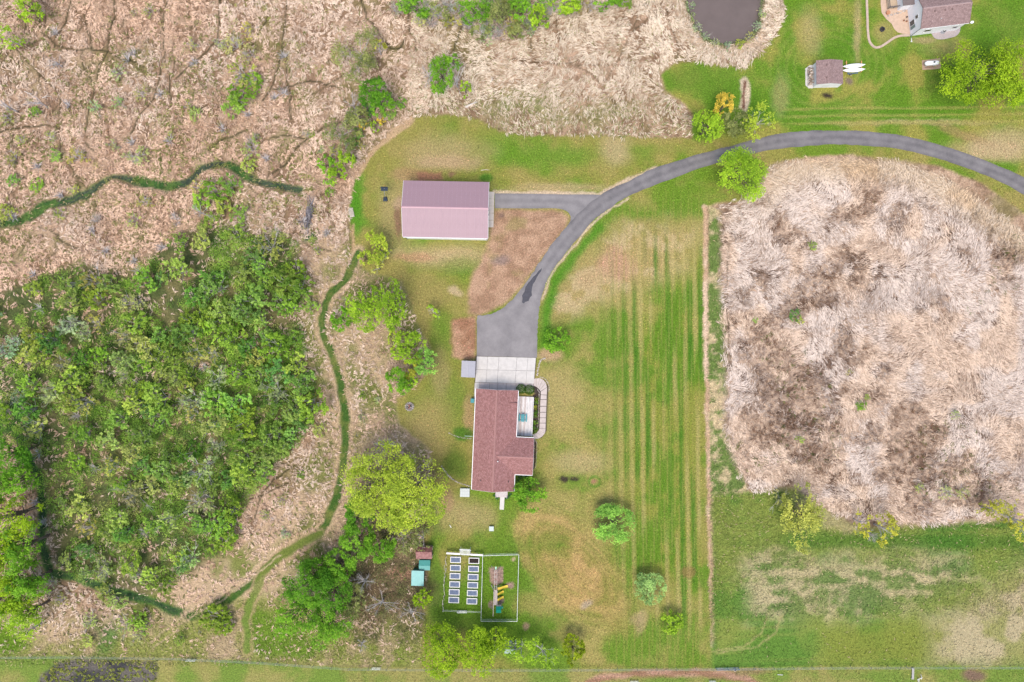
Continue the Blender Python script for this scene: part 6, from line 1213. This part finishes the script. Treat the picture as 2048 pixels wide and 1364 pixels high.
sheet('gravel_bed', [(1862,66),(1866,73),(1872,78),(1884,79),(1900,76),(1912,72),(1919,64),(1920,54),(1914,50)], -.05, .04, mat('grey_gravel', (.36, .31, .31), .95, .3, 8, .4), 'grey gravel bed along the south wall of the white house', 'gravel bed')
kp = spline([(1733,-40),(1733,0),(1734,30),(1735,60),(1738,82),(1746,93),(1754,95.5),(1764,92),(1776,84),(1788,76),(1800,72),(1819,71)], 4); kc = W(*kp[len(kp)//2]); t = thing('paved_edging', 'tan paver border curving round the neighbour patio garden', 'edging', (kc.x, kc.y, 0)); pav = mat('tan_paver', (.44, .34, .27), .9, .2, 4)
for i in range(len(kp)-1):
    p0, p1 = np.array(kp[i]), np.array(kp[i+1]); d = p1-p0; L2 = np.linalg.norm(d); d = d/L2; nrm = np.array((-d[1], d[0])); w2 = 2.2
    q = [W(*(p0+nrm*w2)), W(*(p1+nrm*w2-d*.15)), W(*(p1-nrm*w2-d*.15)), W(*(p0-nrm*w2))]; pts_ = [(v.x-kc.x, v.y-kc.y) for v in q]; w = MB(); w.prism(pts_ if (q[1]-q[0]).cross(q[2]-q[0]).z > 0 else pts_[::-1], -.05, .14); w.build('paver', pav, t)
c = W(1763.5, 59.5); t = thing('fire_ring', 'black fire ring on the bare grass inside the border', 'fire ring', c); w = MB(); n = 20
for k in range(n):
    a0, a1 = 2*PI*k/n, 2*PI*(k+1)/n
    for r0, r1, z in ((.48, .36, .32),): w.add([(r0*math.cos(a0), r0*math.sin(a0), 0), (r0*math.cos(a1), r0*math.sin(a1), 0), (r0*math.cos(a1), r0*math.sin(a1), z), (r0*math.cos(a0), r0*math.sin(a0), z), (r1*math.cos(a0), r1*math.sin(a0), z), (r1*math.cos(a1), r1*math.sin(a1), z), (r1*math.cos(a1), r1*math.sin(a1), .02), (r1*math.cos(a0), r1*math.sin(a0), .02)], [(0, 1, 2, 3), (3, 2, 5, 4), (4, 5, 6, 7)])
w.build('ring', dark_m, t); w = MB(); w.tube([(0, 0, .0), (0, 0, .06)], [.35, .35], 16); w.build('ash', MATS['charred_log'], t)
c = W(1884, 65); t = thing('air_conditioner', 'round-topped air conditioner unit on the gravel bed', 'air conditioner', c); w = MB(); w.tube([(0, 0, 0), (0, 0, .75)], [.38, .38], 16); w.build('case', mat('ac_grey', (.38, .39, .42), .5, .1, 4), t); w = MB(); w.tube([(0, 0, .752), (0, 0, .79)], [.3, .28], 14); w.build('fan_grille', dark_m, t); w = MB(); w.tube([(0, 0, .792), (0, 0, .82)], [.08, .08], 8); w.build('fan_hub', trim_m, t)
# hot tub / kennel yard at the top edge of the patio
c = W(1808, 8); t = thing('raised_terrace', 'square raised tan terrace with dark rail on the patio', 'terrace', (c.x-1.4, c.y+.4, 0), NR); w = MB(); w.box(-2.2, -1.3, 0, 2.2, 3.0, .35); w.build('platform', mat('tan_platform', (.42, .32, .22), .9, .15, 3), t)
for (x0, y0, x1, y1) in ((-2.2, -1.3, 2.2, -1.3), (-2.2, -1.3, -2.2, 3), (2.2, -1.3, 2.2, 3)): w = MB(); w.bar((x0, y0, 1.2), (x1, y1, 1.2), .12); w.bar((x0, y0, .75), (x1, y1, .75), .06); w.build('rail', mat('dark_rail', (.13, .115, .11), .7, .2, 4), t)
for k in range(5): w = MB(); w.box(-2.24+k*1.1, -1.34, .35, -2.16+k*1.1, -1.26, 1.14); w.build('post', MATS['dark_rail'], t)
c = W(1811, 9.5, .35); t = thing('grill', 'covered white and black grill on the raised terrace', 'grill', (c.x, c.y, .35), NR); w = MB(); w.box(-.65, -.28, .1, .65, .28, .85); w.build('cabinet', dark_m, t, bevel=.03); w = MB(); w.tube([(-.38, 0, .95), (.38, 0, .95)], [.27, .27], 10); w.build('hood', mat('white_enamel', (.72, .75, .78), .3, .04, 3), t, True)
w = MB(); w.box(-.64, -.25, .855, -.42, .25, .9); w.build('side_shelf', dark_m, t)
# stacked stones between terrace and patio
stones('rockery', 'broken stone rockery between terrace and patio', [(1776,32),(1786,29),(1796,27),(1806,23),(1818,19)], 2.2, dark=.5, seed=21, cat='rockery')
c = W(1774, 27); t = thing('clay_planter', 'round terracotta planter at the patio corner', 'planter', c); w = MB(); w.tube([(0, 0, 0), (0, 0, .45), (0, 0, .5)], [.26, .38, .40], 14); w.build('pot', mat('terracotta', (.42, .17, .08), .8, .15, 4), t); w = MB(); w.tube([(0, 0, .5), (0, 0, .515)], [.34, .33], 14); w.build('soil', mat('pot_soil', (.40, .20, .11), .9, .3, 5), t)
for i, (px, py) in enumerate(((1812.5,35),(1806.5,42),(1812,43.5))): c = W(px, py); t = thing('patio_pot', ['small dark pot on the patio nearest the rockery', 'small brown pot on the open patio', 'small brown pot on the patio by the sliding door'][i], 'pot', c); w = MB(); w.tube([(0, 0, .06), (0, 0, .3)], [.11, .16], 10); w.build('pot', MATS['terracotta'] if i else dark_m, t); w = MB(); w.tube([(0, 0, .301), (0, 0, .31)], [.13, .13], 10); w.build('soil', MATS['bed_soil'], t)
c = W(1822.5, 81.5); t = thing('drain_cover', 'small white drain outlet on the grass at the house corner', 'drain', c); w = MB(); w.tube([(0, .5, .05), (0, -.1, .05)], [.06, .06], 8); w.build('pipe', trim_m, t); w = MB(); w.box(-.14, -.25, 0, .14, -.1, .12); w.build('outlet', trim_m, t)
# propane tank on its pad
sheet('tank_pad', [(1843.5,121),(1880,116.5),(1881.5,137),(1866,139),(1844.5,140)], -.05, .03, mat('tan_mulch_pad', (.36, .25, .18), .95, .25, 6, .4), 'tan mulch pad under the propane tank', 'pad', sp_=False)
c = W(1864, 126, .9); t = thing('propane_tank', 'white propane tank on a tan mulch pad beside the maple', 'propane tank', (c.x, c.y, 0), R(3)); w = MB(); pr = [(-1.42, .02), (-1.36, .2), (-1.2, .36), (-.95, .45), (.95, .45), (1.2, .36), (1.36, .2), (1.42, .02)]; w.tube([(x, 0, .85) for x, _ in pr], [r for _, r in pr], 20); w.build('tank', mat('tank_white', (.8, .8, .8), .35, .03, 2), t, True)
w = MB(); w.tube([(.2, 0, 1.28), (.2, 0, 1.42)], [.17, .16], 12); w.build('valve_dome', dark_m, t)
for sx in (-.8, .8): w = MB(); w.box(sx-.09, -.35, 0, sx+.09, .35, .46); w.build('leg', conc_m, t)
w = MB(); w.box(-.9, -.55, .0, .9, -.47, .08); w.build('timber', mat('dark_timber', (.12, .09, .07), .9, .2, 4), t)
# neighbour's shed
c = W(1657, 143.5, 2.4); t = thing('neighbour_shed', 'white shed with brown roof and firewood along one end', 'shed', (c.x, c.y, 0), R(1)); w = MB(); w.box(-2.05, -2.25, 0, 2.9, 2.25, 2.15); w.add([(-2.05, -2.25, 2.15), (2.9, -2.25, 2.15), (.3, -2.25, 2.62)], [(0, 1, 2)]); w.add([(-2.05, 2.25, 2.15), (2.9, 2.25, 2.15), (.3, 2.25, 2.62)], [(2, 1, 0)]); w.build('wall', white_m, t)
w = MB(); slab(w, [(-2.3, -2.35, 2.15), (.297, -2.35, 2.72), (.297, 2.35, 2.72), (-2.3, 2.35, 2.15)], .07); w.build('roof', shingle_mat('brown_shingles_side', (.22, .15, .14), (.29, .205, .195), True), t); w = MB(); slab(w, [(.303, -2.35, 2.72), (2.95, -2.35, 2.15), (2.95, 2.35, 2.15), (.303, 2.35, 2.72)], .07); w.build('roof', MATS['brown_shingles_side'], t)
for v in (-1.2, 1.25): w = MB(); w.tube([(-.45, v, 2.5), (-.45, v, 2.72)], [.17, .15], 10); w.build('roof_vent', MATS['brown_vent'], t)
w = MB(); w.box(-.6, -2.28, .05, .6, -2.253, 1.8); w.build('door', trim_m, t)
wo_ = thing('firewood_rack', 'stack of split firewood on a pale slab against the white shed', 'firewood', (c.x, c.y, 0), R(1)); w = MB(); w.prism([(-3.55, -1.7), (-2.9, -2.35), (-2.1, -2.35), (-2.1, 2.3), (-2.6, 2.3), (-3.55, 1.6)], -.05, .06); w.build('slab', conc_m, wo_)
lg = MB(); lg.tube([(-.22, 0, 0), (.22, 0, .02)], [.1, .085], 6); lgm = []
for cc_ in ((.52, .45, .38), (.20, .15, .12), (.36, .28, .22)): me = lg.mesh('log'); me.materials.append(mat('split_wood_%d' % int(cc_[0]*100), cc_, .9, .3, 5)); lgm.append(me)
for k in range(64): y_ = -1.8+3.4*rnd.random(); z = .15+.2*rnd.randrange(5); put('log', lgm[rnd.randrange(3)], wo_, (-2.45-rnd.random()*.6, y_, z), rnd.uniform(-.5, .5), (1, rnd.uniform(.8, 1.4), rnd.uniform(.8, 1.4)))
# kayaks on a rack, trailer wheel
for i, (px, py) in enumerate(((1708, 131), (1707.5, 139.5))):
    c = W(px, py, .9); t = thing('canoe', ['white canoe upturned on the rack, the one away from the trailer', 'white canoe upturned on the rack, above the blue trailer'][i], 'canoe', (c.x, c.y, .72), R(5-i*2)); w = MB(); n = 13; V_ = []
    for k in range(n):
        f = -1+2*k/(n-1); hw_ = .42*(1-abs(f)**2.6)+.005; ht = .34*(1-.25*abs(f)**2); sag = .12*abs(f)**3
        for j in range(7): a = PI*j/6; V_.append((f*2.25, hw_*math.cos(a), sag+ht*math.sin(a)**.8*(1-.4*abs(f)**4)))
    w.add(V_, [(k*7+j, k*7+j+1, (k+1)*7+j+1, (k+1)*7+j) for k in range(n-1) for j in range(6)]); w.build('hull', mat('white_hull', (.80, .80, .80), .35, .03, 2), t, True); w = MB(); w.bar((-2.1, 0, .42), (2.1, 0, .42), .03); w.build('keel', trim_m, t)
c = W(1719.5, 135.5); t = thing('canoe_rack', 'orange timber rack carrying the two canoes', 'rack', (c.x, c.y, 0)); org = mat('orange_timber', (.58, .30, .12), .8, .15, 4)
for x_ in (0, -3.0):
    w = MB(); w.box(x_-.07, -1.1, .62, x_+.07, 1.1, .70); w.build('cross_bar', org, t)
    for y_ in (-.95, .95): w = MB(); w.box(x_-.05, y_-.05, 0, x_+.05, y_+.05, .617); w.build('leg', org, t)
c = W(1703, 146.5); t = thing('utility_trailer', 'small blue trailer wheel and frame under the canoes', 'trailer', c, R(6)); bl_m = mat('blue_frame', (.05, .13, .30), .5, .15, 4)
w = MB(); w.box(-1.0, -.25, .30, 1.1, -.17, .38); w.box(-1.0, .3, .30, 1.1, .38, .38); w.box(-.9, -.16, .30, -.8, .29, .37); w.box(.9, -.16, .30, 1.0, .29, .37); w.build('frame', bl_m, t)
w = MB(); w.tube([(-.3, -.42, .26), (-.3, -.28, .26)], [.26, .26], 14); wh_ = w.build('wheel', dark_m, t); w = MB(); w.tube([(-.3, -.435, .26), (-.3, -.425, .26)], [.13, .13], 10); w.build('hub', trim_m, wh_)

# ------------------------------------------------------------------ pasture fence and things along it
fp = [(-60,1312),(150,1311),(350,1314),(520,1322),(700,1335),(1000,1337),(1430,1335),(1700,1332),(2110,1332)]
a = W(*fp[0]); t = thing('pasture_fence', 'thin wire fence along the top of the pasture', 'fence', a); postm = mat('weathered_post', (.40, .37, .33), .9, .2, 4)
sp_ = []; 
for p, q in zip(fp[:-1], fp[1:]):
    n = max(1, int(math.hypot(q[0]-p[0], q[1]-p[1])/36))
    for k in range(n): sp_.append((p[0]+(q[0]-p[0])*k/n, p[1]+(q[1]-p[1])*k/n))
sp_.append(fp[-1]); P3 = [W(*p)-a for p in sp_]
for p in P3: w = MB(); w.tube([(p.x, p.y, 0), (p.x, p.y, 1.25)], [.05, .045], 6); w.build('post', postm, t)
for z in (.5, .85, 1.2):
    w = MB(); w.tube([(p.x, p.y, z) for p in P3], [.016]*len(P3), 4, False); w.build('wire', zinc, t)
def gate(px, py, L2, ang, label, m, h=1.0, name='metal_gate', cat='gate'):
    c = W(px, py); t = thing(name, label, cat, c, R(ang)); w = MB()
    for z in (.15, .45, .75, h): w = MB(); w.tube([(-L2/2, 0, z), (L2/2, 0, z)], [.035, .035], 6); w.build('bar', m, t)
    for x_ in (-L2/2, 0, L2/2): w = MB(); w.tube([(x_, 0, 0), (x_, 0, h+.05)], [.045, .045], 6); w.build('upright', m, t)
gate(385, 1317.5, 1.8, -1, 'short pale gate in the pasture fence by the wet plot', zinc); gate(753, 1334.5, 1.8, -1, 'short pale gate in the pasture fence south of the grove', zinc)
gate(1454, 1335, 4.4, 1, 'long blue pipe gate in the pasture fence', mat('blue_gate', (.10, .20, .34), .5, .1, 4)); gate(1268, 1361.5, 1.6, 0, 'white jump bar at the west end of the dirt track', trim_m, .6, 'jump_bar', 'jump bar'); gate(1424, 1361, 1.2, 0, 'white jump bar at the east end of the dirt track', trim_m, .6, 'jump_bar', 'jump bar')
c = W(1824, 1346); t = thing('plank_panel', 'grey plank panel running down from the pasture fence', 'panel', c, R(88))
for k in range(3): w = MB(); w.box(-1.1, -.2+k*.15, .3, 1.1, -.08+k*.15, .35); w.build('plank', mat('grey_plank', (.42, .40, .38), .85, .2, 4), t)
for x_ in (-1, 1): w = MB(); w.box(x_-.06, -.2, 0, x_+.06, .25, .3); w.build('leg', MATS['grey_plank'], t)
c = W(1838, 1358); t = thing('sawhorse', 'white sawhorse lying in the lower pasture', 'sawhorse', c, R(15))
w = MB(); w.bar((-.5, .2, .35), (.55, .35, .35), .1); w.build('beam', trim_m, t)
for x_, y_ in ((-.4, -.5), (-.2, -.45), (.3, -.2), (.45, .8)): w = MB(); w.bar((x_, .25, .33), (x_+.1, y_, 0), .07); w.build('leg', trim_m, t)
c = W(1560, 1349); t = thing('pasture_pole', 'short white pole lying in the pasture', 'pole', c, R(-5)); w = MB(); w.tube([(-.55, 0, .06), (.55, 0, .06)], [.06, .06], 8); w.build('pole', trim_m, t)
c = W(1469, 1339); t = thing('mineral_feeder', 'small cream feeder at the end of the blue gate', 'feeder', c); w = MB(); w.tube([(0, 0, 0), (0, 0, .35)], [.22, .27], 12); w.build('tub', mat('cream_plastic', (.58, .48, .36), .6, .1, 4), t); w = MB(); w.tube([(0, 0, .352), (0, 0, .36)], [.2, .2], 12); w.build('feed', MATS['bed_soil'], t)
# pieces of bleached deadfall standing out in the marsh
for i, (px, py, L2, an, lb) in enumerate(((88,24,1.2,-40,'short white dead limb beside the bright marsh tree'),(62,190,2.6,-30,'bleached dead limb over the marsh scrub'),(95,195,2.0,10,'pale forked dead limb in the marsh scrub'),(10,215,2.6,-30,'bleached dead limb at the marsh edge'),(985,160,1.2,60,'small pale dead limb in the straw grass'))):
    c = W(px, py); t = thing('dead_limb', lb, 'dead limb', (c.x, c.y, gz(c.x, c.y)+.1), R(an)); w = MB(); w.tube([(-L2/2, 0, .15), (0, .1, .5), (L2/2, -.05, .3)], [.08, .06, .02], 5); w.build('limb', MATS['bleached_wood'], t); w = MB(); w.tube([(0, .1, .5), (L2*.3, .5, .6)], [.04, .015], 4); w.tube([(-L2*.2, .05, .35), (L2*.1, -.5, .5)], [.04, .015], 4); w.build('twig', MATS['bleached_wood'], t)
